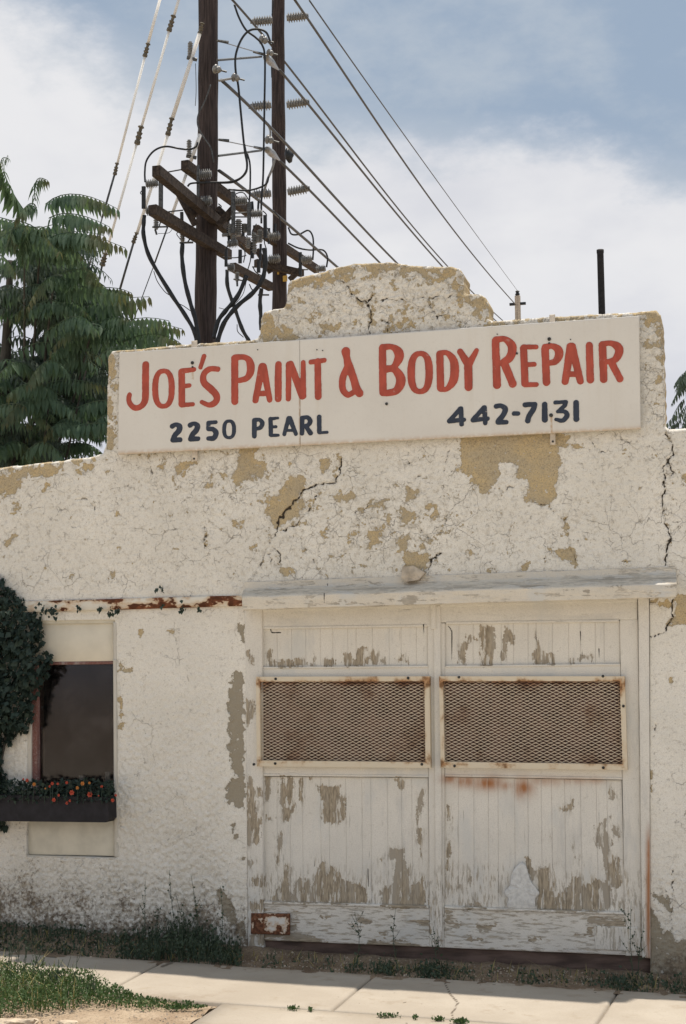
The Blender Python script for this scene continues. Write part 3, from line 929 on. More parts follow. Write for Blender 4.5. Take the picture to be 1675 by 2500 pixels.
def sdf_wall(name, step, outline, holes, yfront, thick, parent, mat, fields, x0, x1, z0, z1, rnd=0.022):
    xs = np.arange(x0, x1 + step, step)
    zs = np.arange(z0, z1 + step, step)
    X, Z = np.meshgrid(xs, zs)
    toX = lambda P: np.array([at_y(p[0], p[1], yfront)[[0, 2]] for p in P])
    O = toX(outline)
    H = [toX(h) for h in holes]

    def sd(x, z):
        d = poly_sd(x, z, O)
        d = d + (fbm(x, z, 26, 3, 5) - 0.5) * 0.010 * (d > -0.2) * (z > 2.6)
        for h in H:
            d = np.minimum(d, -poly_sd(x, z, h))
        return d
    D = sd(X, Z)
    shape = X.shape
    near = np.abs(D) < step * 1.1
    # pull the vertices next to the contour onto it
    xn, zn = X[near], Z[near]
    for it in range(3):
        e = step * 0.3
        d0 = sd(xn, zn)
        gx = (sd(xn + e, zn) - sd(xn - e, zn)) / (2 * e)
        gz_ = (sd(xn, zn + e) - sd(xn, zn - e)) / (2 * e)
        L = gx ** 2 + gz_ ** 2 + 1e-6
        sel = (np.abs(d0) < step * 0.75)
        xn = xn - np.where(sel, np.clip(d0 * gx / L, -step * .5, step * .5), 0)
        zn = zn - np.where(sel, np.clip(d0 * gz_ / L, -step * .5, step * .5), 0)
    X = X.copy()
    Z = Z.copy()
    X[near] = xn
    Z[near] = zn
    D2 = D.copy()
    D2[near] = sd(xn, zn)
    i = np.arange(X.size).reshape(shape)
    Q = np.stack([i[:-1, :-1], i[:-1, 1:], i[1:, 1:], i[1:, :-1]], -1).reshape(-1, 4)
    Df = D2.ravel()
    keep = (Df[Q].mean(1) > 0) & (Df[Q].min(1) > -step * 0.35)
    Q = Q[keep]
    V = np.stack([X.ravel(), np.full(X.size, yfront), Z.ravel()], -1)
    used = np.zeros(len(V), bool)
    used[Q.ravel()] = True
    rem = np.cumsum(used) - 1
    V = V[used]
    Q = rem[Q]
    Dv = np.maximum(Df[used], 0)
    fl = fields(V)
    top = V[:, 2] > 2.55
    back = np.where(top & (Dv < rnd), rnd - np.sqrt(np.maximum(rnd ** 2 - (rnd - Dv) ** 2, 0)), 0)
    inn = np.clip(fl['peel'] / 0.010, 0, 1)
    ck = np.clip(1 - fl['crack'] / 0.007, 0, 1)
    x_, z_ = V[:, 0], V[:, 2]
    bumpy = (fbm(x_, z_, 3.0, 3, 9) - 0.5) * 0.014 + (fbm(x_, z_, 34, 3, 10) - 0.5) * 0.008 * (0.4 + fl['rgh']) + (fbm(x_, z_, 62, 2, 19) - 0.5) * 0.017 * fl['rgh']
    V[:, 1] += back + inn * 0.0045 + ck * 0.012 + bumpy
    # rim to the back
    E = np.concatenate([Q[:, [0, 1]], Q[:, [1, 2]], Q[:, [2, 3]], Q[:, [3, 0]]])
    key = np.sort(E, 1)
    kk = key[:, 0].astype(np.int64) * len(V) + key[:, 1]
    u, idx, cnt = np.unique(kk, return_index=True, return_counts=True)
    B = E[idx[cnt == 1]]
    bv = np.unique(B)
    mp = -np.ones(len(V), int)
    rows = [bv]
    VV = [V]
    n = len(V)
    FF = []
    prev = np.arange(len(V))
    for k, yy in enumerate((yfront + thick * 0.3, yfront + thick * 0.65, yfront + thick)):
        nb = V[bv].copy()
        nb[:, 1] = yy
        nb[:, 0] += (vnoise(nb[:, 0] * 30 + k * 7, nb[:, 2] * 30, 31) - 0.5) * 0.006
        cur = -np.ones(len(V), int)
        cur[bv] = n + np.arange(len(bv))
        FF.append(np.stack([prev[B[:, 1]], prev[B[:, 0]], cur[B[:, 0]], cur[B[:, 1]]], -1))
        prev = cur
        VV.append(nb)
        n += len(bv)
    at2 = {}
    for kx, a in fl.items():
        e = {'peel': 0.02, 'crack': 1.0}.get(kx)
        ext = np.full(len(bv) * 3, e) if e is not None else np.tile(a[bv], 3)
        at2[kx] = np.concatenate([a, ext])
    return mesh_obj(name, np.concatenate(VV), np.concatenate([Q] + FF), mat, parent, True, attrs=at2)


sdf_wall('front_wall', STEP, OUT, [DOOR, WIN], 0.0, 0.24, garage, MT['stucco'], wall_fields, WX0, WX1, -0.05, 4.55)

# plain shell behind the front wall
b = MB()
b.box((-3.395, 0.245, -0.1), (-3.19, 8.0, 2.75))
b.build('side_wall', MT['panel2'], garage)
b = MB()
b.box((2.685, 0.245, -0.1), (2.895, 8.0, 2.75))
b.build('side_wall', MT['panel2'], garage)
b = MB()
b.box((-3.395, 8.004, -0.1), (2.895, 8.2, 2.75))
b.build('rear_wall', MT['panel2'], garage)
b = MB()
b.box((-3.395, 0.245, 2.754), (2.895, 8.2, 2.86))
b.build('roof', MT['roofm'], garage)
b = MB()
b.box((-3.18, 0.26, 0.02), (2.68, 7.99, 0.06))
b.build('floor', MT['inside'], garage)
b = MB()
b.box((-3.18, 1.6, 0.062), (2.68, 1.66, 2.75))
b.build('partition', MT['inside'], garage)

# ------------------------------------------------------------------ wood pieces
WOODP = [
    Z7([(160, 660), (195, 655), (195, 720), (260, 735), (300, 712), (360, 728), (372, 710), (465, 710), (482, 765), (400, 782), (280, 788), (163, 772)]),
    Z7([(600, 715), (685, 718), (688, 772), (600, 778)]),
    Z7([(745, 658), (798, 680), (800, 712), (850, 706), (850, 650), (895, 622), (940, 630), (912, 680), (912, 702), (940, 690), (975, 645), (982, 690), (1020, 668), (1032, 712), (1065, 720), (1070, 757), (1030, 750), (990, 757), (960, 728), (920, 768), (745, 775)]),
    Z7([(1150, 720), (1200, 702), (1225, 665), (1232, 747), (1200, 735), (1160, 747)]), Z7([(520, 722), (543, 650), (546, 770), (524, 772)]),
    Z7([(-5, 660), (25, 648), (52, 715), (62, 772), (30, 770), (10, 705)]),
    Z4([(122, 640), (182, 635), (182, 720), (142, 792), (122, 800)]),
    Z4([(122, 1088), (150, 1108), (175, 1170), (222, 1168), (216, 1215), (190, 1232), (190, 1300), (222, 1360), (206, 1430), (200, 1500), (122, 1512)]),
    Z4([(130, 1610), (182, 1603), (150, 1642)]), Z4([(165, 1708), (228, 1708), (222, 1757), (168, 1757)]),
    Z4([(122, 1858), (200, 1850), (234, 1828), (236, 1905), (122, 1915)]),
    Z4([(232, 1088), (268, 1098), (262, 1252), (234, 1262)]), Z4([(328, 1098), (362, 1098), (356, 1282), (318, 1272)]),
    Z4([(375, 1098), (412, 1098), (406, 1252), (392, 1292), (368, 1252)]), Z4([(453, 1108), (468, 1108), (462, 1252), (448, 1242)]),
    Z4([(340, 1298), (422, 1268), (402, 1342), (350, 1378), (328, 1362)]), Z4([(235, 1328), (330, 1350), (250, 1362)]),
    Z4([(560, 1153), (692, 1153), (692, 1210), (722, 1230), (722, 1362), (650, 1388), (578, 1367), (590, 1240), (563, 1190)]),
    Z4([(323, 1418), (337, 1428), (342, 1522), (308, 1642), (303, 1602)]), Z4([(505, 1100), (525, 1100), (520, 1130)]),
    Z4([(268, 1848), (338, 1722), (350, 1638), (382, 1638), (392, 1792), (420, 1738), (470, 1698), (490, 1720), (532, 1762), (560, 1638), (590, 1602), (652, 1648), (692, 1688), (700, 1720), (772, 1738), (842, 1758), (862, 1832), (882, 1852), (780, 1872), (520, 1862), (380, 1857)]),
    Z4([(985, 1533), (1077, 1530), (1080, 1600), (1112, 1642), (1112, 1762), (1200, 1698), (1212, 1860), (1212, 1892), (940, 1887), (928, 1792), (1000, 1740), (1020, 1602), (985, 1592)]),
    Z4([(1165, 1202), (1192, 1178), (1182, 1292), (1150, 1402), (1192, 1412), (1170, 1562), (1197, 1602), (1150, 1482), (1148, 1302)]),
    Z4([(940, 1600), (975, 1590), (960, 1620)]), Z4([(1025, 1110), (1080, 1115), (1075, 1170), (1040, 1160)]),
    Z4([(400, 1950), (447, 1938), (440, 1972), (412, 2000), (430, 2032), (500, 2060), (612, 2092), (640, 2130), (140, 2120), (148, 2048), (390, 2040)]),
    Z4([(800, 1933), (882, 1967), (870, 1992), (798, 1972)]), Z4([(1163, 1963), (1232, 1958), (1234, 2042), (1170, 2002)]),
    Z4([(920, 2038), (982, 2038), (960, 2062)]), Z4([(850, 2078), (982, 2078), (1162, 2098), (1175, 2125), (850, 2125)]), Z4([(575, 1935), (640, 1938), (600, 1946)]),
    Z5([(288, 298), (365, 300), (370, 390), (378, 395), (360, 500), (355, 527), (283, 527)]),
    Z5([(210, 343), (285, 380), (228, 390), (205, 440), (200, 522), (165, 522), (158, 408), (210, 392)]),
    Z5([(428, 308), (470, 348), (475, 402), (440, 380), (435, 502), (412, 492), (420, 390)]),
    Z5([(598, 338), (622, 390), (642, 450), (710, 463), (712, 517), (600, 517), (592, 470), (607, 402)]),
    Z5([(800, 473), (830, 473), (828, 517), (798, 517)]), Z5([(868, 468), (922, 460), (927, 492), (840, 492)]),
    Z5([(738, 1352), (812, 1300), (812, 1352), (750, 1362)]),
    Z5([(948, 1450), (1000, 1398), (1032, 1388), (1000, 1460), (1042, 1540), (1020, 1580), (1062, 1620), (1092, 1640), (1082, 1700), (1102, 1760), (1082, 1800), (1020, 1780), (988, 1600), (946, 1530)]),
    Z5([(1040, 1438), (1077, 1450), (1082, 1502), (1048, 1502)]), Z5([(1030, 1200), (1062, 1280), (1045, 1302), (1028, 1250)]),
    Z5([(545, 1623), (572, 1628), (577, 1680), (612, 1700), (618, 1653), (632, 1690), (672, 1678), (692, 1720), (712, 1718), (705, 1842), (760, 1822), (812, 1738), (862, 1738), (872, 1780), (962, 1748), (1012, 1758), (1042, 1800), (1052, 1902), (1000, 1922), (800, 1937), (608, 1922), (598, 1850), (620, 1820), (558, 1700)]),
    Z5([(198, 1890), (272, 1878), (312, 1912), (198, 1917)]), Z5([(93, 1328), (117, 1328), (122, 1452), (100, 1392)]), Z5([(100, 1520), (115, 1530), (112, 1700), (98, 1680)]),
    Z5([(215, 1740), (235, 1740), (232, 1775), (215, 1772)]), Z5([(675, 1495), (690, 1498), (682, 1515)]), Z5([(808, 1540), (822, 1545), (815, 1585)]), Z5([(838, 1605), (850, 1610), (845, 1655), (836, 1640)]),
    Z5([(83, 1928), (132, 1938), (122, 1982), (192, 2000), (150, 2022), (112, 2042), (83, 2062)]), Z5([(263, 2008), (382, 2015), (340, 2042), (270, 2042)]),
    Z5([(198, 2068), (262, 2080), (312, 2090), (228, 2097)]), Z5([(558, 2080), (622, 2068), (642, 2090), (568, 2112)]),
    Z5([(928, 1968), (1117, 1973), (1112, 2017), (940, 2017), (930, 2082), (878, 2070), (900, 2020), (903, 1983)]),
    Z5([(820, 2050), (860, 2055), (830, 2075)]),
]
WOODC = [Z7([(190, 490), (200, 518), (270, 515)]), Z7([(1362, 450), (1356, 595), (1362, 660)]), Z5([(105, 300), (125, 330), (125, 400), (120, 520)]),
         Z5([(600, 295), (605, 380)]), Z5([(860, 330), (868, 470)]), Z5([(965, 430), (970, 495)]), Z4([(860, 1650), (862, 1760)]), Z4([(532, 1580), (535, 1640)])]
RUSTB = [(1100, 1902, 24, 12, .9), (1135, 1908, 30, 16, 1.0), (1190, 1912, 40, 18, 1.1), (1240, 1918, 28, 12, .8), (1278, 1924, 24, 24, 1.25), (1330, 1908, 50, 12, .6), (1400, 1906, 50, 10, .5), (1455, 1905, 30, 10, .5)]


def wood_fields(V):
    px, py = proj(V)
    p = np.full(px.shape, -60.0)
    for P in WOODP:
        p = np.maximum(p, poly_sd(px, py, P, 20))
    peel = p * 0.0024
    peel = np.where(peel > -0.03, peel + (fbm(px / 5, py / 16, 1, 4, 33) - 0.5) * 0.022, peel)
    rust = np.zeros(px.shape)
    for x, y, a, b_, k in RUSTB:
        rust = np.maximum(rust, k * np.exp(-((px - x) / a) ** 2 - ((py - y) / b_) ** 2))
    rust = np.maximum(rust, np.clip(1 - np.abs(px - 1583) / 9, 0, 1) * np.clip((py - 2000) / 60, 0, 1) * 1.2)
    rust = np.maximum(rust, np.clip((py - 1880) / 40, 0, 1) * np.clip((2050 - py) / 100, 0, 1) * 0.0)
    dens = np.clip((py - 2080) / 130, 0, 1) * 0.25 + np.clip(1 - np.abs(py - 2160) / 70, 0, 1) * np.clip(1 - np.abs(px - 1150) / 110, 0, 1) * 0.32
    dens += np.clip((py - 1900) / 40, 0, 1) * 0.06
    dens = dens + np.exp(-np.clip(-p, 0, 100) / 8) * 0.17
    cr = line_d(px, py, WOODC, 20) * 0.0024
    return {'peel': peel, 'dens': dens, 'rust': rust, 'crack': cr}


def slab(name, quad, y, th, mat, parent, fields=wood_fields, step=0.010, ch=0.0025, jit=0.0012, **k):
    """board cut to the outline TL,TR,BR,BL (photograph pixels seen on the plane y)"""
    P = [at_y(q[0], q[1], y) for q in quad]
    w_ = max(np.linalg.norm(P[1] - P[0]), np.linalg.norm(P[2] - P[3]))
    h_ = max(np.linalg.norm(P[3] - P[0]), np.linalg.norm(P[2] - P[1]))
    nx = max(2, int(w_ / step))
    ny = max(2, int(h_ / step))
    us = np.concatenate([[0, ch / w_], np.linspace(0, 1, nx + 1)[1:-1], [1 - ch / w_, 1]])
    vs = np.concatenate([[0, ch / h_], np.linspace(0, 1, ny + 1)[1:-1], [1 - ch / h_, 1]])
    U, Vv = np.meshgrid(us, vs)
    A, B, C, D = [p[None, None, :] for p in P]
    u = U[..., None]
    v = Vv[..., None]
    G = A * (1 - u) * (1 - v) + B * u * (1 - v) + C * u * v + D * (1 - u) * v
    ny2, nx2 = U.shape
    seed = int(abs(P[0][0] * 977 + P[0][2] * 331)) % 97
    G[..., 0] += (vnoise(G[..., 2] * 11 + seed, G[..., 2] * 0 + seed, 41) - 0.5) * jit * ((U <= ch / w_ + 1e-9) | (U >= 1 - ch / w_ - 1e-9))
    G[..., 2] += (vnoise(G[..., 0] * 11 + seed, G[..., 0] * 0 + 3, 42) - 0.5) * jit * ((Vv <= ch / h_ + 1e-9) | (Vv >= 1 - ch / h_ - 1e-9))
    rim_m = (U == 0) | (U == 1) | (Vv == 0) | (Vv == 1)
    G[..., 1] += rim_m * ch
    V = G.reshape(-1, 3)
    fl = fields(V) if fields else {}
    if 'peel' in fl:
        V[:, 1] += np.clip(fl['peel'] / 0.006, 0, 1) * 0.0022
    i = np.arange(ny2 * nx2).reshape(ny2, nx2)
    Q = np.stack([i[:-1, :-1], i[1:, :-1], i[1:, 1:], i[:-1, 1:]], -1).reshape(-1, 4)
    rim = np.concatenate([i[0, :], i[1:, -1], i[-1, -2::-1], i[-2:0:-1, 0]])
    lo = V[rim].copy()
    lo[:, 1] = y + th
    kq = np.arange(len(rim))
    Fs = np.stack([rim[kq], rim[(kq + 1) % len(rim)], len(V) + (kq + 1) % len(rim), len(V) + kq], -1)
    at2 = {a: np.concatenate([c, c[rim]]) for a, c in fl.items()}
    return mesh_obj(name, np.concatenate([V, lo]), np.concatenate([Q, Fs]), mat, parent, False, attrs=at2, **k)


# jambs and frame round the pair of doors
JY = -0.004
frame_d = slab('door_frame', [(597, 1440), (640, 1438), (643, 2336), (606, 2334)], JY, 0.16, MT['stile'], garage)
slab('door_frame', [(1557, 1410), (1584, 1410), (1588, 2340), (1568, 2338)], JY - 0.012, 0.17, MT['stile'], garage)
slab('door_header', [(641, 1438), (1556, 1410), (1556, 1468), (641, 1492)], 0.0, 0.14, MT['woodh'], garage)


def empty_part(name, parent, loc):
    o = bpy.data.objects.new(name, None)
    o.empty_display_size = 0.1
    COL.objects.link(o)
    o.parent = parent
    o.location = np.array(loc) - ORG[parent]
    ORG[o] = np.array(loc, float)
    return o


def interp(a, b, t):
    return (a[0] + (b[0] - a[0]) * t, a[1] + (b[1] - a[1]) * t)


def planks(quad, n, y, parent, seed):
    r = random.Random(seed)
    cuts = [0] + [(k + r.uniform(-0.22, 0.22)) / n for k in range(1, n)] + [1]
    for a, c in zip(cuts[:-1], cuts[1:]):
        g_ = 0.0004
        q = [interp(quad[0], quad[1], a + g_), interp(quad[0], quad[1], c - g_), interp(quad[3], quad[2], c - g_), interp(quad[3], quad[2], a + g_)]
        slab('plank', q, y + r.uniform(0, 0.0007), 0.016, MT['woodv'], parent, ch=0.0006, jit=0.0)


def leaf_door(side):
    if side == 'l':
        Q = dict(head=[(641, 1478), (1063, 1470), (1063, 1529), (641, 1535)], up=[(641, 1533), (1044, 1527), (1045, 1628), (642, 1629)],
                 rail=[(641, 1630), (1045, 1627), (1045, 1662), (641, 1662)], gr=[(625, 1652), (1048, 1651), (1051, 1875), (627, 1871)],
                 rail2=[(641, 1862), (1045, 1866), (1046, 1897), (642, 1894)], low=[(643, 1896), (1045, 1899), (1049, 2218), (645, 2207)],
                 bot=[(643, 2207), (1048, 2218), (1049, 2312), (645, 2296)], st1=None, st2=[(1044, 1528), (1064, 1528), (1069, 2312), (1049, 2312)], n=12)
        root = [-0.55, 0.02, 0.1]
        lab = None
    else:
        Q = dict(head=[(1066, 1468), (1556, 1458), (1556, 1512), (1066, 1520)], up=[(1086, 1521), (1513, 1515), (1514, 1622), (1086, 1626)],
                 rail=[(1086, 1627), (1514, 1622), (1515, 1662), (1086, 1662)], gr=[(1072, 1651), (1525, 1651), (1532, 1880), (1076, 1874)],
                 rail2=[(1086, 1866), (1518, 1870), (1519, 1903), (1086, 1896)], low=[(1086, 1897), (1518, 1905), (1526, 2234), (1085, 2219)],
                 bot=[(1085, 2219), (1526, 2234), (1528, 2332), (1084, 2314)], st1=[(1066, 1521), (1086, 1521), (1084, 2314), (1071, 2313)],
                 st2=[(1513, 1513), (1557, 1512), (1568, 2334), (1527, 2334)], n=13)
        root = [1.0, 0.02, 0.1]
    d = empty_part('door', garage, root)
    Y = 0.012
    slab('top_rail', Q['head'], Y - 0.004, 0.045, MT['woodh'], d)
    slab('middle_rail', Q['rail'], Y, 0.045, MT['woodh'], d)
    slab('middle_rail', Q['rail2'], Y, 0.045, MT['woodh'], d)
    slab('bottom_rail', Q['bot'], Y, 0.045, MT['woodh'], d)
    if Q['st1']:
        slab('stile', Q['st1'], Y, 0.045, MT['stile'], d)
    slab('stile', Q['st2'], Y, 0.045, MT['stile'], d)
    planks(Q['up'], Q['n'], Y + 0.018, d, 5)
    planks(Q['low'], Q['n'], Y + 0.018, d, 9 if side == 'l' else 17)
    # thin drip mouldings
    a, b_ = Q['bot'][0], Q['bot'][1]
    slab('drip_mould', [(a[0], a[1] - 6), (b_[0] - 2, b_[1] - 6), (b_[0] - 2, b_[1]), a], Y - 0.010, 0.03, MT['woodh'], d)
    a, b_ = Q['rail'][0], Q['rail'][1]
    slab('drip_mould', [(a[0] + 2, a[1] - 2), (b_[0], b_[1] - 2), (b_[0], b_[1] + 3), (a[0] + 2, a[1] + 3)], Y - 0.007, 0.03, MT['woodh'], d)
    a, b_ = Q['low'][0], Q['low'][1]
    slab('drip_mould', [(a[0], a[1] - 7), (b_[0], b_[1] - 7), (b_[0], b_[1] - 1), (a[0], a[1] - 1)], Y - 0.005, 0.03, MT['woodh'], d)
    a, b_ = Q['up'][0], Q['up'][1]
    slab('drip_mould', [(a[0] + 3, a[1] - 3), (b_[0] - 2, b_[1] - 3), (b_[0] - 2, b_[1] + 3), (a[0] + 3, a[1] + 3)], Y - 0.009, 0.03, MT['woodh'], d)
    # grille
    gq = Q['gr']
    gy = -0.035

    def inset(q, l, t, r_, b2):
        return [(q[0][0] + l, q[0][1] + t), (q[1][0] - r_, q[1][1] + t), (q[2][0] - r_, q[2][1] - b2), (q[3][0] + l, q[3][1] - b2)]
    inn = inset(gq, 9, 12, 12, 14)

    def gf(V):
        px, py = proj(V)
        f = np.exp(-np.abs(py - inn[0][1] - 2) / 7) * 1.0 + np.exp(-np.abs(py - inn[2][1]) / 9) * 0.45 + np.exp(-np.abs(px - inn[0][0]) / 6) * 0.5 + np.exp(-np.abs(px - inn[1][0]) / 6) * 0.5
        f += np.clip((fbm(px / 45, py / 45, 1, 3, 8) - 0.42) * 3, 0, 1) * 0.5
        return {'rust': np.clip(f, 0, 1.3)}
    fb = MB()
    ro = [at_y(*q, gy) for q in gq]
    ri = [at_y(*q, gy) for q in inn]
    # four bars, mitred
    for i0 in range(4):
        i1 = (i0 + 1) % 4
        o0, o1, n1_, n0_ = ro[i0], ro[i1], ri[i1], ri[i0]
        dpt = np.array([0, 0.045, 0])
        V8 = [o0, o1, n1_, n0_, o0 + dpt, o1 + dpt, n1_ + dpt, n0_ + dpt]
        fb.add(V8, [(0, 3, 2, 1), (4, 5, 6, 7), (0, 1, 5, 4), (2, 3, 7, 6)])
    V = np.array([tuple(p) for p in fb.v])
    # subdivide for the rust attribute
    fo = mesh_obj('grille_frame', V, fb.f, MT['grframe'], d)
    bm = bmesh.new()
    bm.from_mesh(fo.data)
    bmesh.ops.subdivide_edges(bm, edges=bm.edges[:], cuts=14, use_grid_fill=True)
    bm.to_mesh(fo.data)
    bm.free()
    nv = len(fo.data.vertices)
    co = np.zeros(nv * 3, np.float32)
    fo.data.vertices.foreach_get('co', co)
    co = co.reshape(-1, 3) + ORG[fo]
    at = fo.data.attributes.new('rust', 'FLOAT', 'POINT')
    at.data.foreach_set('value', gf(co)['rust'].astype(np.float32))
    # expanded metal: zigzag strands
    A, B, C, D = ri
    W_ = np.linalg.norm(B - A)
    H_ = np.linalg.norm(D - A)
    cw, chh = 0.0432, 0.01015
    ncol = int(round(W_ / cw))
    nrow = int(round(H_ / chh))
    P4 = lambda u, v: A * (1 - u) * (1 - v) + B * u * (1 - v) + C * u * v + D * (1 - u) * v
    Vs, Fs = [], []
    t_ = 0.0030
    for r_ in range(nrow + 1):
        rowv = []
        for c in range(2 * ncol + 1):
            off = (0.5 if (c + r_) % 2 == 0 else -0.5) * 0.80 * (chh / H_)
            v = (r_) / nrow + off
            rowv.append(P4(c / (2 * ncol), min(max(v, 0), 1)))
        for c in range(2 * ncol):
            a_, e_ = rowv[c], rowv[c + 1]
            n0 = len(Vs)
            yb = gy + 0.018
            for p in (a_, e_):
                Vs += [(p[0], yb, p[2] + t_ / 2), (p[0], yb + 0.003, p[2] - t_ / 2), (p[0], yb + 0.007, p[2] + t_ / 4)]
            Fs += [(n0, n0 + 3, n0 + 4, n0 + 1), (n0 + 1, n0 + 4, n0 + 5, n0 + 2), (n0 + 2, n0 + 5, n0 + 3, n0)]
    Vs = np.array(Vs)
    mesh_obj('expanded_mesh', Vs, np.array(Fs, np.int32), MT['grmesh'], d, attrs=gf(Vs))
    bq = inset(gq, 4, 4, 4, 4)
    slab('void_board', bq, gy + 0.048, 0.03, MT['shade'], d, None, step=0.1)  # added sheet, its dark colour stands for the void behind the mesh
    # bolts
    scr = {'l': [Z4([(303, 511)])[0], Z4([(1100, 506)])[0], Z4([(172, 1025)])[0], (1030, 1866), (672, 1864)],
           'r': [Z5([(165, 593)])[0], Z5([(988, 587)])[0], Z5([(1105, 758)])[0], Z5([(140, 1100)])[0], Z5([(990, 1110)])[0]]}[side]
    for q in scr:
        p = at_y(q[0], q[1], gy - 0.001)
        MB().lathe(p + [0, 0.004, 0], p - [0, 0.009, 0], [(0, 0.0085), (0.5, 0.0085), (0.9, 0.006), (1, 0.002)], 8).build('bolt', MT['bolt'], d)
    return d


door_l = leaf_door('l')
door_r = leaf_door('r')
# strip that covers the meeting of the doors
slab('astragal', [(1058, 1478), (1075, 1478), (1080, 2296), (1064, 2296)], -0.004, 0.02, MT['stile'], door_r)
slab('stop_block', [(1050, 1472), (1064, 1472), (1064, 1536), (1052, 1536)], -0.012, 0.02, MT['woodv'], door_r)


def pl_fields(V):
    px, py = proj(V)
    return {'rust': np.clip(np.exp(-np.abs(py - 2234) / 5) + np.exp(-np.abs(py - 2285) / 10) + np.exp(-np.abs(px - 612) / 6) + 0.8 * np.exp(-np.hypot(px - 640, py - 2262) / 14) + np.exp(-np.abs(px - 708) / 5), 0, 1.1)}


slab('rusty_corner_plate', [(613, 2230), (708, 2231), (707, 2283), (612, 2280)], -0.017, 0.012, MT['plate'], door_l, pl_fields, label='small rusty steel plate nailed over the bottom corner of the left door')
slab('white_corner_plate', Z5([(936, 2015), (1195, 2022), (1212, 2162), (945, 2150)]), 0.004, 0.006, MT['stile'], door_r, label='square of white board nailed over the bottom right corner')

# added board below the doors, brown in place of the shadow there
slab('gap_shade_board', [(606, 2286), (1586, 2322), (1590, 2395), (606, 2352)], 0.035, 0.10, MT['gapshade'], garage, None, step=0.05)
# ledge over the doors
LP = [((597, 1421), (1650, 1384), -0.010), ((597, 1437), (1650, 1398), -0.016), ((594, 1441), (1651, 1402), -0.035), ((591, 1456), (1652, 1424), -0.185), ((591, 1459), (1652, 1427), -0.190),
      ((592, 1488), (1651, 1457), -0.190), ((596, 1490), (1650, 1459), -0.180), ((600, 1482), (1646, 1450), 0.02)]
nL = 260
R_ = []
for (a, b_, y) in LP:
    ts = np.linspace(0, 1, nL)
    R_.append(at_y(a[0] + (b_[0] - a[0]) * ts, a[1] + (b_[1] - a[1]) * ts, y))
# insert intermediate rows
rows = []
for k in range(len(R_) - 1):
    dd = np.linalg.norm(R_[k + 1][0] - R_[k][0])
    m_ = max(1, int(dd / 0.012))
    for q in range(m_):
        rows.append(R_[k] * (1 - q / m_) + R_[k + 1] * (q / m_))
rows.append(R_[-1])
G = np.stack(rows)
G[..., 2] += (fbm(G[..., 0] * 8, G[..., 1] * 30, 1, 4, 6) - 0.5) * 0.008
G[..., 1] += (fbm(G[..., 0] * 12, G[..., 2] * 30, 1, 4, 7) - 0.5) * 0.008
V = G.reshape(-1, 3)
ii = np.arange(len(V)).reshape(G.shape[:2])
Q = np.stack([ii[:-1, :-1], ii[1:, :-1], ii[1:, 1:], ii[:-1, 1:]], -1).reshape(-1, 4)
px, py = proj(V)
tt = np.repeat(np.arange(len(rows)) / len(rows), nL)
yy = V[:, 1]
slope_band = np.clip(1 - np.abs((yy + 0.105)) / 0.085, 0, 1)
pe = (fbm(px / 40, py / 8, 1, 4, 13) - 0.5) * 0.08 + slope_band * 0.022 - 0.010
cj = line_d(px, py, [Z7([(600, 215), (598, 305)]), Z7([(622, 110), (625, 160)])], 12) * 0.0024
led_cap = [list(ii[:, 0])[::-1], list(ii[:, -1])]
mesh_obj('door_ledge', V, [tuple(q) for q in Q.tolist()] + [tuple(c) for c in led_cap], MT['ledge'], garage, False,
         attrs={'peel': pe, 'dens': slope_band * 0.3 + 0.1, 'rust': np.zeros(len(V)), 'crack': cj})

# lump of render hanging loose above the ledge
cp = Z2([(328, 688), (375, 683), (430, 714), (405, 748), (352, 756), (330, 738)])
P0 = [at_y(x, y, -0.012) for x, y in cp]
cc = sum(P0) / len(P0)
V = [p + np.array([0, 0.02, 0]) for p in P0] + [p + np.array([0, -0.012 - 0.9 * (P0[0][2] - p[2]) * 0.5 - 0.006 * (i % 2), 0]) for i, p in enumerate(P0)] + [cc + np.array([0.025, -0.045, 0.012])]
nn = len(P0)
Fc = [(i, (i + 1) % nn, nn + (i + 1) % nn, nn + i) for i in range(nn)] + [(nn + i, nn + (i + 1) % nn, 2 * nn) for i in range(nn)]
mesh_obj('loose_render', np.array(V), Fc, MT['stone'], garage, label='lump of plaster hanging loose above the ledge')

# rusty lintel to the left of the doors
slab('steel_lintel', [(-300, 1478), (596, 1453), (596, 1479), (-300, 1506)], -0.022, 0.10, MT['lintel'], garage, None, step=0.02, ch=0.004)

# ------------------------------------------------------------------ window
win = empty_part('window', garage, at_y(175, 2090, 0.05))
slab('upper_panel', [(66, 1524), (276, 1519), (277, 1614), (66, 1617)], 0.028, 0.02, MT['panel'], win, None, step=0.1)
slab('head_board', [(66, 1512), (281, 1509), (281, 1521), (66, 1524)], 0.012, 0.05, MT['panel2'], win, None, step=0.1)
slab('lower_panel', [(66, 2000), (278, 2004), (284, 2090), (66, 2086)], 0.020, 0.02, MT['panel2'], win, None, step=0.1)
slab('frame', [(276, 1519), (284, 1519), (289, 2092), (279, 2092)], -0.004, 0.09, MT['wframe'], win)
slab('frame', [(276, 1610), (283, 1610), (286, 2000), (278, 2000)], -0.012, 0.02, MT['wframe'], win)
slab('frame', [(63, 1720), (76, 1720), (76, 2000), (63, 2000)], 0.006, 0.09, MT['wframe'], win)
slab('sash_stile', [(76, 1616), (90, 1616), (92, 2000), (78, 2000)], 0.022, 0.05, MT['rframe'], win)
slab('sash_rail', [(90, 1617), (276, 1614), (276, 1621), (90, 1624)], 0.024, 0.05, MT['rframe'], win)
slab('sill', [(60, 2088), (290, 2094), (290, 2099), (60, 2093)], 0.0, 0.10, MT['wframe'], win)
gq = [at_y(88, 1618, 0.06), at_y(280, 1618, 0.06), at_y(284, 2000, 0.06), at_y(88, 2000, 0.06)]
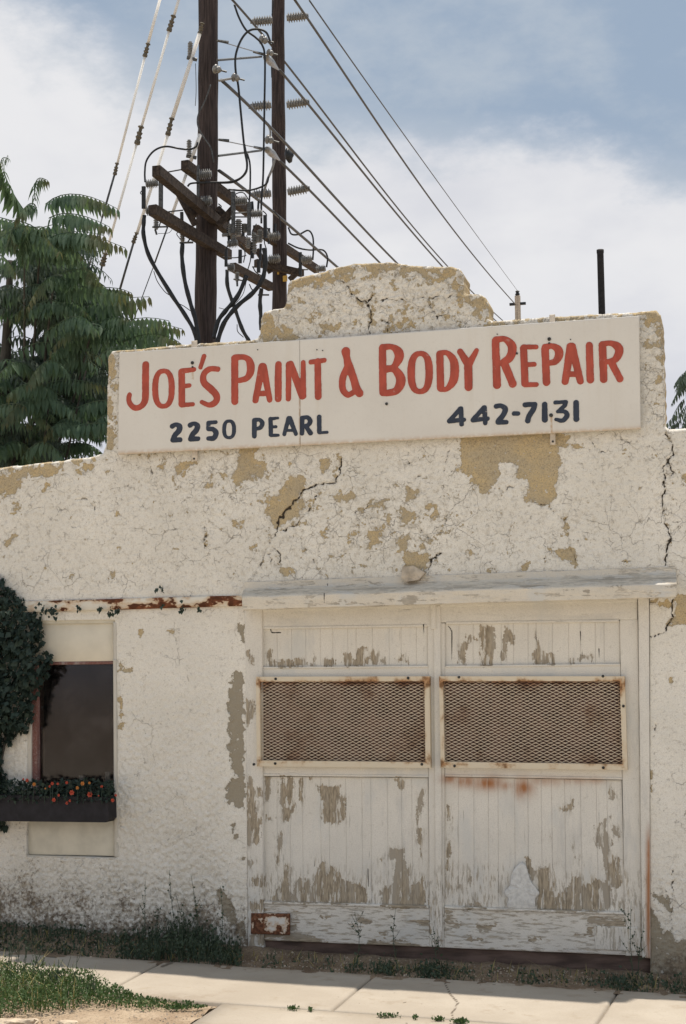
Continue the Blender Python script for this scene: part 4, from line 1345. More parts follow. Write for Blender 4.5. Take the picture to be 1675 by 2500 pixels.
mesh_obj('pane', np.array([p for p in gq] + [p + np.array([0, .004, 0]) for p in gq]), [(0, 3, 2, 1), (4, 5, 6, 7), (0, 1, 5, 4), (1, 2, 6, 5), (2, 3, 7, 6), (3, 0, 4, 7)], MT['glass'], win)
b = MB()
a0 = at_y(60, 2000, 0.10)
a1 = at_y(290, 2000, 0.10)
b.box((a0[0], 0.07, a0[2] - 0.03), (a1[0], 0.34, a0[2]))
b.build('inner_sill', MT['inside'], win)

# things on the inner sill
for x0, x1, yt, lab, kx in ((191, 208, 1893, 'small pale jar behind the glass, in the middle of the window sill', 0.85), (254, 271, 1884, 'tall pale jar behind the glass at the right end of the window sill', 1.0)):
    pb = at_y((x0 + x1) / 2, 1980, 0.16)
    zt = at_y(x0, yt, 0.16)[2]
    r_ = (at_y(x1, yt, 0.16)[0] - at_y(x0, yt, 0.16)[0]) / 2
    zb = a0[2]
    o = MB().lathe((pb[0], 0.16, zb), (pb[0], 0.16, zt), [(0, r_ * 0.9), (0.05, r_), (0.75 * kx, r_), (0.86, r_ * 0.7), (0.9, r_ * 0.78), (1.0, r_ * 0.78)], 16).build('glazed_jar', MT['jar'], None, True)
    tag(o, lab, 'jar', 'jars on the window sill')

# =================================================================== SIGN
SY = -0.055
sg = thing('garage_sign', at_y(925, 1080, SY), 'long white hand-lettered sign board with red and navy letters bolted to the parapet', 'sign')


def sign_fields(V):
    px, py = proj(V)
    f = np.zeros(px.shape)
    for (x, y0, y1, wd) in ((1346, 1014, 1057, 2.5), (470, 905, 925, 2.0), (732, 960, 1085, 1.2)):
        f = np.maximum(f, np.clip(1 - np.abs(px - x) / wd / 1.5, 0, 1) * (py > y0) * (py < y1) * 1.0)
    f = np.maximum(f, np.clip(1 - (1108 - 0.048 * (px - 290) - py) / 10, 0, 1) * 0.55)
    return {'rust': f}


slab('sign_panel', [(291.5, 861), (731, 829.5), (732.2, 1087), (288, 1109)], SY, 0.022, MT['sign'], sg, sign_fields, step=0.010, jit=0.0, ch=0.0018)
slab('sign_panel', [(732, 829.5), (1560, 771), (1564, 1046.5), (733.4, 1087)], SY + 0.0012, 0.022, MT['sign'], sg, sign_fields, step=0.010, jit=0.0, ch=0.0018)
for x, yt, yb in ((474, 832, 1126), (1348, 768, 1086)):
    slab('strap', [(x - 7, yt), (x + 7, yt - 1), (x + 8, yb), (x - 5, yb)], SY + 0.026, 0.006, MT['strap'], sg, None, step=0.05)
for x, y, r_ in ((470, 886, 0.011), (470.5, 896, 0.006), (1341, 828, 0.011), (1341, 838, 0.006), (1345.5, 1014, 0.0115), (944, 986, 0.009), (1262, 863, 0.007), (629.5, 854, 0.0035),
                 (774, 854, 0.0035), (788, 856, 0.0035), (1214, 816, 0.0035), (1393, 829, 0.0035)):
    p = at_y(x, y, SY)
    MB().lathe(p + [0, 0.002, 0], p - [0, 0.010, 0], [(0, r_), (0.55, r_), (0.9, r_ * 0.7), (1, r_ * 0.2)], 10).build('bolt', MT['bolt'], sg)
for x, y in ((474, 1120), (1350, 1078)):
    p = at_y(x, y, SY + 0.026)
    MB().lathe(p + [0, 0.002, 0], p - [0, 0.007, 0], [(0, 0.007), (0.6, 0.007), (1, 0.003)], 8).build('bolt', MT['bolt'], sg)


def letter(strokes, rings, o, s_, mat):
    """painted letter: union of brush strokes, cut from a distance field"""
    S = []
    for st in strokes:
        pts = [(o[0] + p[0] / s_, o[1] + p[1] / s_, p[2] / s_) for p in st]
        if len(pts) > 2:
            q = spline([np.array(p) for p in pts], 6)
            pts = [tuple(x) for x in q]
        S += list(zip(pts[:-1], pts[1:]))
    for (cx, cy, rx, ry, hs, ht) in rings:
        n = 28
        pts = []
        for k in range(n + 1):
            a = 2 * math.pi * k / n
            c_, n_ = math.cos(a), math.sin(a)
            ex = 0.80
            x = cx + rx * math.copysign(abs(c_) ** ex, c_)
            y = cy + ry * math.copysign(abs(n_) ** ex, n_) - 0.03 * (x - cx)
            wv = hs * abs(c_) ** 1.5 + ht * (1 - abs(c_) ** 1.5)
            pts.append((o[0] + x / s_, o[1] + y / s_, wv / s_))
        S += list(zip(pts[:-1], pts[1:]))
    # work in metres on the sign plane
    M = 0.0024
    seg = []
    for a, b2 in S:
        A = at_y(a[0], a[1], SY)
        B = at_y(b2[0], b2[1], SY)
        sc = np.linalg.norm(at_y(a[0] + 1, a[1], SY) - at_y(a[0], a[1], SY))
        seg.append((A[0], A[2], a[2] * sc, B[0], B[2], b2[2] * sc))
    seg = np.array(seg)
    mg = 0.03
    x0, x1 = min(seg[:, 0].min(), seg[:, 3].min()) - mg, max(seg[:, 0].max(), seg[:, 3].max()) + mg
    z0, z1 = min(seg[:, 1].min(), seg[:, 4].min()) - mg, max(seg[:, 1].max(), seg[:, 4].max()) + mg
    h = 0.0030

    def sd(x, z):
        d = np.full(x.shape, 1e3)
        for a in seg:
            q, t = seg_d(x, z, (a[0], a[1]), (a[3], a[4]))
            d = np.minimum(d, q - (a[2] * (1 - t) + a[5] * t))
        return -d + (fbm(x, z, 60, 2, 3) - 0.5) * 0.0025
    X, Z = np.meshgrid(np.arange(x0, x1, h), np.arange(z0, z1, h))
    D = sd(X, Z)
    near = np.abs(D) < h * 1.2
    xn, zn = X[near], Z[near]
    e = h * 0.3
    for it in range(2):
        d0 = sd(xn, zn)
        gx = (sd(xn + e, zn) - sd(xn - e, zn)) / (2 * e)
        gz2 = (sd(xn, zn + e) - sd(xn, zn - e)) / (2 * e)
        L = gx ** 2 + gz2 ** 2 + 1e-6
        sel = np.abs(d0) < h * 0.75
        xn = xn - np.where(sel, np.clip(d0 * gx / L, -h / 2, h / 2), 0)
        zn = zn - np.where(sel, np.clip(d0 * gz2 / L, -h / 2, h / 2), 0)
    X[near] = xn
    Z[near] = zn
    D[near] = sd(xn, zn)
    i = np.arange(X.size).reshape(X.shape)
    Q = np.stack([i[:-1, :-1], i[:-1, 1:], i[1:, 1:], i[1:, :-1]], -1).reshape(-1, 4)
    Df = D.ravel()
    Q = Q[(Df[Q].mean(1) > 0) & (Df[Q].min(1) > -h * 0.4)]
    used = np.zeros(X.size, bool)
    used[Q.ravel()] = True
    rem = np.cumsum(used) - 1
    V = np.stack([X.ravel(), np.full(X.size, SY - 0.0016), Z.ravel()], -1)[used]
    Q = rem[Q]
    E = np.concatenate([Q[:, [0, 1]], Q[:, [1, 2]], Q[:, [2, 3]], Q[:, [3, 0]]])
    key = np.sort(E, 1)
    kk = key[:, 0].astype(np.int64) * len(V) + key[:, 1]
    u, idx, cnt = np.unique(kk, return_index=True, return_counts=True)
    B = E[idx[cnt == 1]]
    bv = np.unique(B)
    cur = -np.ones(len(V), int)
    cur[bv] = len(V) + np.arange(len(bv))
    nb = V[bv].copy()
    nb[:, 1] = SY + 0.0004
    Fr = np.stack([B[:, 1], B[:, 0], cur[B[:, 0]], cur[B[:, 1]]], -1)
    return mesh_obj('letter', np.concatenate([V, nb]), np.concatenate([Q, Fr]), mat, sg)


O1, O2, O3, O4 = (280, 800), (550, 800), (800, 780), (1180, 780)
s1, s3 = 4.6118, 4.1263
RED, NAV = MT['lred'], MT['lblue']
L = letter
L([[(350, 418, 38), (348, 600, 39), (347, 780, 38), (328, 852, 35), (285, 893, 31), (235, 903, 31), (190, 878, 29), (163, 830, 28), (160, 790, 27), (168, 755, 26)]], [], O1, s1, RED)
L([], [(550, 686, 93, 199, 34, 25)], O1, s1, RED)
L([[(755, 498, 37), (757, 860, 37)], [(755, 490, 30), (895, 470, 24)], [(770, 660, 24), (840, 652, 24)], [(765, 872, 25), (880, 862, 23)]], [], O1, s1, RED)
L([[(1007, 322, 26), (967, 447, 23)]], [], O1, s1, RED)
L([[(1162, 468, 29), (1090, 462, 30), (1030, 490, 33), (997, 550, 34), (1010, 622, 37), (1080, 688, 40), (1140, 752, 38), (1150, 812, 36), (1108, 860, 34), (1050, 868, 26), (983, 838, 24)]], [], O1, s1, RED)
L([[(107, 345, 40), (108, 830, 39)], [(110, 337, 35), (200, 330, 29), (262, 360, 36), (287, 430, 44), (280, 510, 42), (235, 572, 33), (140, 598, 28)]], [], O2, s1, RED)
L([[(415, 440, 42), (340, 818, 34)], [(430, 440, 40), (500, 812, 31)], [(380, 742, 30), (462, 740, 30)]], [], O2, s1, RED)
L([[(599, 415, 36), (597, 600, 40), (597, 800, 38)]], [], O2, s1, RED)
L([[(714, 412, 32), (711, 800, 30)], [(735, 412, 38), (868, 765, 42)], [(877, 393, 27), (880, 770, 32)]], [], O2, s1, RED)
L([[(965, 388, 27), (1115, 368, 26)], [(1040, 380, 36), (1047, 775, 38)]], [], O2, s1, RED)
L([[(1358, 268, 49), (1368, 340, 38), (1392, 440, 50)], [(1392, 440, 50), (1440, 560, 42), (1480, 690, 46), (1512, 738, 44)], [(1378, 440, 38), (1335, 530, 38), (1318, 620, 38), (1328, 705, 36), (1380, 756, 32), (1440, 730, 30), (1480, 700, 35)]], [], O2, s1, RED)
for oo in (0, 200):
    st = [[(650, 1110, 28), (690, 1090, 22), (732, 1115, 31), (720, 1165, 31), (675, 1215, 28), (655, 1262, 28)], [(655, 1265, 28), (740, 1262, 25)]]
    L([[(x + oo, y - oo * 0.055, w_) for x, y, w_ in q] for q in st], [], O1, s1, NAV)
L([[(1140, 1064, 20), (1055, 1072, 23)], [(1055, 1072, 23), (1056, 1140, 24)], [(1060, 1142, 24), (1110, 1145, 26), (1143, 1190, 30), (1115, 1244, 28), (1055, 1248, 24)]], [], O1, s1, NAV)
L([], [(1289, 1145, 56, 94, 22, 17)], O1, s1, NAV)
L([[(328, 1045, 27), (328, 1220, 27)], [(335, 1040, 23), (385, 1037, 21), (417, 1075, 26), (400, 1122, 24), (345, 1143, 19)]], [], O2, s1, NAV)
L([[(510, 1030, 25), (514, 1205, 24)], [(515, 1028, 19), (593, 1018, 15)], [(515, 1120, 17), (573, 1116, 16)], [(515, 1212, 19), (598, 1212, 16)]], [], O2, s1, NAV)
L([[(715, 1022, 27), (665, 1200, 21)], [(728, 1022, 27), (795, 1195, 23)], [(690, 1157, 17), (765, 1157, 17)]], [], O2, s1, NAV)
L([[(867, 1020, 25), (865, 1190, 25)], [(865, 1015, 23), (925, 1012, 23), (957, 1050, 27), (932, 1098, 23), (870, 1113, 20)], [(905, 1105, 22), (960, 1188, 27)]], [], O2, s1, NAV)
L([[(1057, 1005, 26), (1060, 1175, 25)], [(1060, 1185, 17), (1147, 1178, 16)]], [], O2, s1, NAV)
L([[(552, 290, 37), (558, 735, 37)], [(552, 280, 33), (650, 277, 29), (714, 330, 45), (714, 400, 44), (660, 480, 30), (570, 503, 38)], [(570, 505, 34), (660, 498, 34), (722, 560, 44), (736, 635, 48), (690, 718, 38), (600, 740, 32), (556, 738, 33)]], [], O3, s3, RED)
L([], [(932, 534, 91, 192, 38, 26)], O3, s3, RED)
L([[(1130, 350, 37), (1138, 690, 37)], [(1133, 342, 30), (1200, 336, 26), (1262, 400, 38), (1280, 500, 44), (1264, 620, 42), (1200, 700, 26), (1143, 702, 27)]], [], O3, s3, RED)
L([[(1335, 325, 31), (1415, 450, 40)], [(1500, 312, 24), (1425, 450, 37)], [(1416, 450, 42), (1420, 680, 41)]], [], O3, s3, RED)
for ox, oy in ((0, 0), (238, -11)):
    L([[(x + ox, y + oy, w_) for x, y, w_ in q] for q in ([(1342, 900, 25), (1350, 1055, 23)], [(1336, 900, 24), (1228, 1018, 22)], [(1225, 1025, 24), (1375, 1010, 21)])], [], O3, s3, NAV)
L([[(123, 215, 38), (138, 660, 40)], [(125, 205, 34), (215, 197, 29), (280, 250, 42), (292, 310, 44), (263, 388, 43), (190, 438, 32)], [(215, 450, 40), (297, 650, 39)]], [], O4, s3, RED)
L([[(406, 290, 36), (420, 645, 36)], [(405, 278, 26), (533, 277, 24)], [(420, 455, 24), (512, 452, 24)], [(420, 658, 25), (535, 655, 24)]], [], O4, s3, RED)
L([[(622, 292, 38), (637, 632, 38)], [(622, 280, 34), (690, 267, 28), (752, 300, 40), (763, 360, 42), (725, 422, 34), (650, 443, 26)]], [], O4, s3, RED)
L([[(878, 272, 40), (825, 625, 36)], [(893, 272, 39), (978, 620, 35)], [(860, 550, 29), (940, 550, 29)]], [], O4, s3, RED)
L([[(1068, 262, 37), (1078, 608, 38)]], [], O4, s3, RED)
L([[(1200, 258, 39), (1213, 602, 38)], [(1200, 248, 32), (1280, 238, 28), (1353, 272, 42), (1368, 330, 42), (1328, 403, 35), (1250, 428, 26)], [(1290, 430, 36), (1376, 598, 36)]], [], O4, s3, RED)
L([[(130, 875, 25), (180, 870, 23), (220, 900, 28), (205, 955, 27), (155, 1020, 27), (150, 1032, 28)], [(150, 1034, 26), (232, 1035, 23)]], [], O4, s3, NAV)
L([[(310, 948, 23), (350, 948, 22)]], [], O4, s3, NAV)
L([[(420, 860, 26), (522, 852, 22)], [(520, 855, 24), (505, 905, 27), (462, 970, 27), (448, 1020, 28)]], [], O4, s3, NAV)
L([[(618, 856, 28), (620, 1010, 30)]], [], O4, s3, NAV)
L([[(725, 837, 20), (835, 830, 19)], [(835, 832, 20), (815, 872, 22), (750, 928, 18)], [(755, 928, 18), (820, 928, 22), (843, 968, 26), (800, 1018, 23), (732, 1008, 17)]], [], O4, s3, NAV)
L([[(935, 838, 28), (937, 1003, 30)]], [], O4, s3, NAV)

# =================================================================== UTILITY POLES
K1 = lambda x, y: (x / 1.8667, y / 1.8667)
K2 = lambda x, y: (300 + x / 2.851, 350 + y / 2.851)
K3 = lambda x, y: (400 + x / 3.4844, y / 3.4844)
DL, DR = 17.0, 24.0


def pole(name, px_, dep, r0, r1, htop, label):
    p = at_d(px_, 800, dep)
    root = thing(name, (p[0], p[1], 0), label, 'utility pole', 'pair of tall power poles behind the garage')
    n = 40
    pts, rad = [], []
    for k in range(n):
        z = -0.3 + (htop + 0.3) * k / (n - 1)
        pts.append((p[0] + 0.012 * math.sin(z * 0.9), p[1], z))
        rad.append(r0 + (r1 - r0) * k / (n - 1) + 0.004 * math.sin(k * 2.3))
    MB().tube(pts, rad, 20).build('pole_shaft', MT['pole'], root, True)
    return root, p


PLr, PLp = pole('utility_pole', 503.5, DL, 0.152, 0.108, 12.5, 'thicker nearer power pole with cross arms and cables, left of the pair')
PRr, PRp = pole('utility_pole', 681.5, DR, 0.145, 0.105, 15.5, 'thinner farther power pole with three pairs of ribbed insulators, right of the pair')


def arm(a, b, ref, dep, root, w_=0.095, h_=0.115, name='crossarm'):
    """horizontal timber: same height at both ends as where it meets the pole"""
    z = at_d(ref[0], ref[1], dep)[2]
    A = at_z(a[0], a[1], z)
    B = at_z(b[0], b[1], z)
    m = MB()
    m.beam(A, B, w_, h_)
    o = m.build(name, MT['arm'], root)
    return A, B


arms = {}
arms['l1'] = arm(K2(430, 150), K2(880, 480), K2(580, 262), DL + 0.2, PLr)
arms['l2'] = arm(K2(232, 190), K2(905, 745), K2(580, 480), DL - 0.22, PLr)
arms['l3'] = arm(K2(205, 462), K2(735, 778), K2(580, 668), DL - 0.22, PLr)
arms['r1'] = arm(K2(925, 595), K2(1350, 878), K2(1088, 702), DR + 0.2, PRr, 0.10, 0.13)
arms['r2'] = arm(K2(765, 860), K2(1030, 1000), K2(1088, 1030), DR - 0.2, PRr, 0.10, 0.13)
arms['r3'] = arm(K2(925, 830), K2(1250, 905), K2(1088, 868), DR - 0.2, PRr, 0.09, 0.11)
for a, b_, dep, root in ((K2(378, 330), K2(505, 570), DL - 0.35, PLr), (K2(420, 415), K2(520, 500), DL - 0.30, PLr), (K2(770, 450), K2(665, 570), DL - 0.3, PLr),
                         (K2(655, 450), K2(745, 535), DL - 0.1, PLr), (K2(1245, 870), K2(1160, 950), DR - 0.3, PRr), (K2(930, 740), K2(1030, 900), DR - 0.3, PRr)):
    m = MB()
    m.beam(at_d(*a, dep), at_d(*b_, dep), 0.045 if root is PLr else 0.06, 0.07 if root is PLr else 0.08)
    m.build('brace', MT['arm'], root)


def insulator(a, b, r, dep, root, n=6, mat='porc', name='insulator', core=0.62, dep2=None):
    r = r * 1.08
    A = at_d(*a, dep)
    B = at_d(*b, dep2 or dep)
    prof = [(0, r * core)]
    for k in range(n):
        t0 = 0.06 + 0.88 * k / n
        dt = 0.88 / n
        prof += [(t0 + dt * 0.1, r * core), (t0 + dt * 0.35, r), (t0 + dt * 0.55, r), (t0 + dt * 0.75, r * core)]
    prof.append((1, r * core))
    return MB().lathe(A, B, prof, 12).build(name, MT[mat], root, False)


def px2m(v, dep, s=1.0):
    return v / s * dep / F


for (x0, y0, x1, y1, r) in ((525, 217, 618, 212, 33), (540, 405, 620, 398, 33), (160, 285, 245, 275, 30), (160, 470, 236, 465, 32), (775, 402, 865, 396, 31), (893, 492, 972, 487, 30),
                            (728, 865, 778, 862, 30), (728, 702, 800, 690, 30)):
    insulator(K2(x0, y0), K2(x1, y1), px2m(r, DL, 2.851), DL - 0.35, PLr)
for (x0, y0, x1, y1, r) in ((1008, 648, 1096, 642, 30), (1012, 808, 1096, 800, 30), (1240, 812, 1318, 806, 29), (1345, 878, 1412, 870, 26)):
    insulator(K2(x0, y0), K2(x1, y1), px2m(r, DR, 2.851), DR - 0.4, PRr)
for (x0, y0, x1, y1, r) in ((805, 530, 805, 645, 24), (915, 622, 912, 765, 20), (232, 500, 232, 600, 18), (413, 590, 416, 685, 18), (795, 895, 795, 960, 16), (850, 560, 848, 620, 22), (955, 600, 955, 690, 20)):
    insulator(K2(x0, y0), K2(x1, y1), px2m(r, DL, 2.851), DL - 0.3, PLr, 7, name='arrester')
for (x0, y0, x1, y1) in ((226, 355, 222, 500), (215, 1190, 217, 1335)):
    insulator(K3(x0, y0), K3(x1, y1), px2m(21, DL, 3.4844), DL, PLr, 9, name='arrester')
    p = [at_d(*K3(x1 - 25, y1 - 10), DL), at_d(*K3(x1 + 60, y1 + 8), DL)]
    MB().tube(p, 0.022, 6).build('bracket', MT['steel'], PLr)
# long post insulators of the farther pole, three pairs
for (x0, y0, x1, y1) in ((1242, 92, 1150, 100), (1236, 478, 1142, 488), (1236, 882, 1150, 888), (1306, 82, 1398, 72), (1306, 478, 1402, 464), (1310, 876, 1404, 858)):
    insulator(K1(x0, y0), K1(x1, y1), px2m(22, DR, 1.8667), DR - 0.05, PRr, 7, name='post_insulator', core=0.62)
    p = [at_d(*K1(x0, y0), DR - 0.05)]
    e = at_d(*K1(x1, y1), DR - 0.05)
    q = at_d(*K1(x1 + (8 if x1 > x0 else -8), y1 - 1), DR - 0.05)
    MB().tube([e, q], 0.035, 8).build('line_clamp', MT['steel'], PRr)
# steel uprights, fuse tubes
for (x0, y0, x1, y1, w_) in ((145, 300, 145, 455, 24), (265, 240, 264, 452, 26), (769, 335, 769, 625, 24), (881, 408, 878, 640, 24), (410, 478, 412, 600, 20), (719, 735, 718, 858, 18),
                             (817, 740, 816, 835, 22), (990, 500, 992, 660, 22), (945, 815, 945, 900, 22), (1235, 758, 1236, 925, 20), (524, 150, 522, 450, 16), (1018, 590, 1016, 700, 14)):
    dep, root = (DL - 0.38, PLr) if x0 < 1000 else (DR - 0.4, PRr)
    m = MB()
    m.beam(at_d(*K2(x0, y0), dep), at_d(*K2(x1, y1), dep), px2m(w_, dep, 2.851), px2m(w_, dep, 2.851) * 0.8, (0, 1, 0))
    m.build('fuse_holder' if y1 - y0 < 170 else 'steel_upright', MT['steel'] if y1 - y0 > 170 else MT['cable'], root)
for (x0, y0, x1, y1, r) in ((745, 560, 745, 640, 16), (770, 640, 770, 700, 18), (875, 655, 872, 730, 18), (940, 640, 938, 690, 16), (690, 640, 730, 636, 14), (990, 600, 1012, 640, 14)):
    insulator(K2(x0, y0), K2(x1, y1), px2m(r, DL, 2.851), DL - 0.34, PLr, 5, name='arrester')
for (x0, y0, x1, y1, w_) in ((840, 560, 838, 650, 16), (905, 690, 902, 800, 18), (960, 700, 955, 820, 14), (735, 600, 735, 700, 10), (900, 405, 905, 470, 14), (945, 400, 940, 480, 12), (1060, 560, 1058, 620, 14)):
    m = MB()
    m.beam(at_d(*K2(x0, y0), DL - .3), at_d(*K2(x1, y1), DL - .3), px2m(w_, DL, 2.851), px2m(w_, DL, 2.851), (0, 1, 0))
    m.build('fuse_holder', MT['cable'], PLr)
# small brackets and rods
for (P, r, dep, root) in (
        ([(205, 583), (310, 580)], 6, DL - .4, PLr), ([(225, 600), (236, 635)], 8, DL - .3, PLr), ([(395, 692), (490, 690)], 7, DL - .4, PLr), ([(310, 200), (420, 180)], 5, DL, PLr),
        ([(280, 480), (420, 465)], 5, DL - .2, PLr), ([(770, 485), (865, 482)], 5, DL - .3, PLr), ([(770, 512), (880, 512)], 5, DL - .3, PLr), ([(770, 945), (845, 955)], 6, DL - .3, PLr),
        ([(795, 960), (797, 995)], 8, DL - .3, PLr), ([(940, 1055), (1018, 1055)], 6, DR - .3, PRr), ([(900, 860), (950, 862)], 5, DR - .3, PRr), ([(1230, 880), (1290, 878)], 5, DR - .3, PRr),
        ([(250, 585), (262, 550), (280, 555)], 5, DL - .3, PLr), ([(450, 690), (470, 660)], 5, DL - .3, PLr)):
    MB().tube([at_d(*K2(*q), dep) for q in P], px2m(r, dep, 2.851), 6).build('bracket', MT['steel'], root)
for (q, c) in (((1128, 940), 30), ((1080, 902), 12)):
    p = at_d(*K2(*q), DR - 0.17)
    h_ = px2m(c, DR, 2.851) / 2
    MB().box((p[0] - h_, p[1], p[2] - h_ * 1.3), (p[0] + h_, p[1] + 0.02, p[2] + h_ * 1.3)).build('yellow_tag', MT['tag'], PRr)

# cables and jumpers
def cable(P, K, r, dep, root, mat='cable', name='cable', dd=0.0, s=2.851, lump=False):
    dep = dep if hasattr(dep, '__len__') else [dep] * len(P)
    pts = spline([at_d(*K(*q), d_) for q, d_ in zip(P, dep)], 8)
    rr = px2m(r, np.mean(dep), s)
    R = [rr * (1 + (0.22 * (math.sin(i * .37 + P[0][0]) ** 2) + 0.08 * random.random() if lump else 0)) for i in range(len(pts))]
    MB().tube(pts, R, 8).build(name, MT[mat], root, True)


dl = DL - 0.4
cable([(150, 500), (145, 560), (146, 650), (190, 800), (330, 1040), (430, 1190), (497, 1310), (520, 1420)], K2, 13, dl, PLr, lump=True, name='riser_cable')
cable([(415, 700), (412, 800), (432, 960), (470, 1110), (505, 1230), (530, 1400)], K2, 14, dl, PLr, lump=True, name='riser_cable')
cable([(725, 880), (730, 1000), (780, 1150), (830, 1290), (875, 1370), (900, 1420)], K2, 12, DR - .5, PRr, lump=True, name='riser_cable')
cable([(862, 920), (800, 1060), (720, 1160), (665, 1235), (630, 1360)], K2, 14, dl, PLr, lump=True, name='riser_cable')
cable([(985, 730), (992, 830), (970, 950), (900, 1045), (800, 1130), (710, 1240), (665, 1360), (650, 1430)], K2, 15, dl, PLr, lump=True, name='riser_cable')
cable([(965, 1010), (955, 1100), (960, 1200), (962, 1300)], K2, 13, DR - .5, PRr, lump=True, name='riser_cable')
cable([(155, 270), (153, 200), (165, 120), (220, 50), (300, 22), (400, 38), (465, 42), (510, 22), (520, -8)], K2, 7, dl, PLr)
cable([(450, 300), (480, 278), (600, 272), (740, 268), (820, 240), (862, 180), (862, 100), (845, 0)], K2, 7, dl, PLr)
cable([(735, 322), (860, 328), (940, 312), (1000, 280), (1015, 230)], K2, 7, DL + .1, PLr)
cable([(1152, 585), (1175, 632), (1230, 632), (1290, 606), (1322, 650), (1326, 740), (1322, 812)], K2, 6, DR - .3, PRr)
cable([(1150, 695), (1220, 728), (1300, 742), (1390, 742), (1424, 790), (1418, 862)], K2, 6, DR - .3, PRr)
cable([(215, 890), (240, 960), (290, 1030), (330, 1060)], K2, 3, dl, PLr)
cable([(385, 1115), (420, 1130), (470, 1165)], K2, 3, dl, PLr)
cable([(795, 1260), (800, 1310), (840, 1350)], K2, 3, DR - .5, PRr)
cable([(668, 1145), (740, 1150), (830, 1060), (860, 960)], K2, 2.5, dl, PLr)
cable([(245, 628), (320, 622), (350, 585)], K2, 2, dl, PLr)
for P_ in ([(740, 560), (725, 610), (745, 660), (720, 735)], [(860, 640), (885, 700), (890, 800), (870, 880)], [(930, 560), (900, 620), (915, 700)], [(790, 480), (740, 540), (760, 600)], [(975, 470), (1000, 500), (990, 560), (1010, 600)],
           [(820, 700), (850, 760), (840, 830)], [(905, 860), (930, 900), (985, 930)], [(665, 420), (685, 440), (670, 455)], [(880, 980), (905, 1020), (950, 990)], [(690, 790), (780, 796), (860, 780)], [(1000, 620), (985, 680), (1000, 740)],
           [(1050, 470), (1090, 520), (1098, 590)], [(770, 380), (790, 350), (840, 345), (880, 400)]):
    cable(P_, K2, 4, DL - .3, PLr)
cable([(130, 330), (122, 345), (130, 355)], K2, 3, dl, PLr)
cable([(400, 610), (375, 630), (400, 668)], K2, 3, dl, PLr)
cable([(600, 40), (640, 150), (700, 255), (780, 318), (835, 380), (860, 500), (856, 900), (851, 1200), (845, 1500), (830, 1720), (830, 1900)], K3, 9, DL + 1.0, PLr, s=3.4844)
cable([(905, 350), (870, 275), (800, 248), (720, 265), (655, 345), (612, 470), (611, 600), (632, 720), (650, 900), (672, 1130), (690, 1290), (708, 1400), (690, 1480), (600, 1545), (470, 1556)], K3, 9.5, DL + .3, PLr, s=3.4844)
cable([(710, 1305), (733, 1400), (735, 1568), (725, 1750)], K3, 8, DL + .3, PLr, s=3.4844)
cable([(930, 0), (925, 80), (920, 130)], K3, 5, DR - .2, PRr, s=3.4844)
cable([(915, 560), (918, 660)], K3, 5, DR - .2, PRr, s=3.4844)
cable([(945, 1350), (920, 1440), (885, 1520), (870, 1568), (850, 1640)], K3, 11, DR - .4, PRr, 'porc', 'bare_jumper', s=3.4844)
cable([(880, 1050), (905, 1110), (905, 1170)], K3, 9, DR - .4, PRr, 'porc', 'bare_jumper', s=3.4844)
cable([(400, 720), (350, 860), (295, 970), (285, 1040), (300, 1100), (340, 1170), (400, 1260), (425, 1380)], K3, 6, DL - .22, PLr, 'steel', 'ground_wire', s=3.4844)
cable([(270, 540), (275, 760), (268, 900)], K3, 3, DL - .1, PLr, 'steel', 'ground_wire', s=3.4844)
# insulated struts between the two poles
for (a, b_, c, e, r) in ((((455, 345), (550, 362)), None, ((760, 440), (850, 462)), None, 10), (((465, 1188), (555, 1198)), None, ((765, 1250), (850, 1268)), None, 10)):
    MB().tube([at_d(*K3(*a[0]), DL), at_d(*K3(*c[1]), DL + 2.0)], px2m(5, DL, 3.4844), 8).build('guy_strut', MT['porc'], PLr)
    for s_ in (a, c):
        d0 = DL + 0.02 if s_ is a else DL + 1.8
        MB().tube([at_d(*K3(*s_[0]), d0), at_d(*K3(*s_[1]), d0)], [px2m(11, DL, 3.4844), px2m(15, DL, 3.4844)], 8).build('strut_clamp', MT['steel'], PLr)
for (a, b_, r, mt) in (((455, 512), (830, 482), 10, 'steel'), ((460, 1326), (830, 1280), 10, 'steel'), ((470, 686), (590, 665), 10, 'porc')):
    MB().tube([at_d(*K3(*a), DL), at_d(*K3(*b_), DL + (1.8 if mt == 'steel' else 0.2))], px2m(r, DL, 3.4844), 8).build('strut', MT[mt], PLr)
for (x, y, r, dep, root) in ((612, 662, 38, DL + .2, PLr), (455, 590, 40, DL - .2, PLr), (850, 340, 42, DL + 1.8, PLr), (900, 1190, 40, DL + 1.8, PLr), (905, 450, 32, DL + 1.8, PLr)):
    c = at_d(*K3(x, y), dep)
    rr = px2m(r, dep, 3.4844)
    dv = np.array([0.9, 0.15, -0.3]) * rr
    MB().lathe(c - dv, c + dv, [(0, rr * .5), (.2, rr), (.4, rr * .95), (.5, rr * .5), (.6, rr * .8), (.75, rr * .75), (1, rr * .25)], 12).build('pin_insulator', MT['porc'], root, True)
    MB().tube([c + dv, c + dv * 2.2], rr * .2, 6).build('bracket', MT['steel'], root)
for (a, b_) in (((862, 480), (975, 592)), ((872, 1265), (985, 1362))):
    A, B = at_d(*K3(*a), DL + 1.8), at_d(*K3(*b_), DL + 3)
    rr = px2m(34, DL + 2, 3.4844)
    MB().lathe(A, B, [(0, rr * .5), (.1, rr * .9), (.2, rr * .7), (.3, rr), (.45, rr * .95), (.7, rr * .6), (.9, rr * .35), (1, rr * .2)], 12).build('dead_end_clamp', MT['porc'], PLr, True)
c = at_d(*K3(1060, 1325), DR - .1)
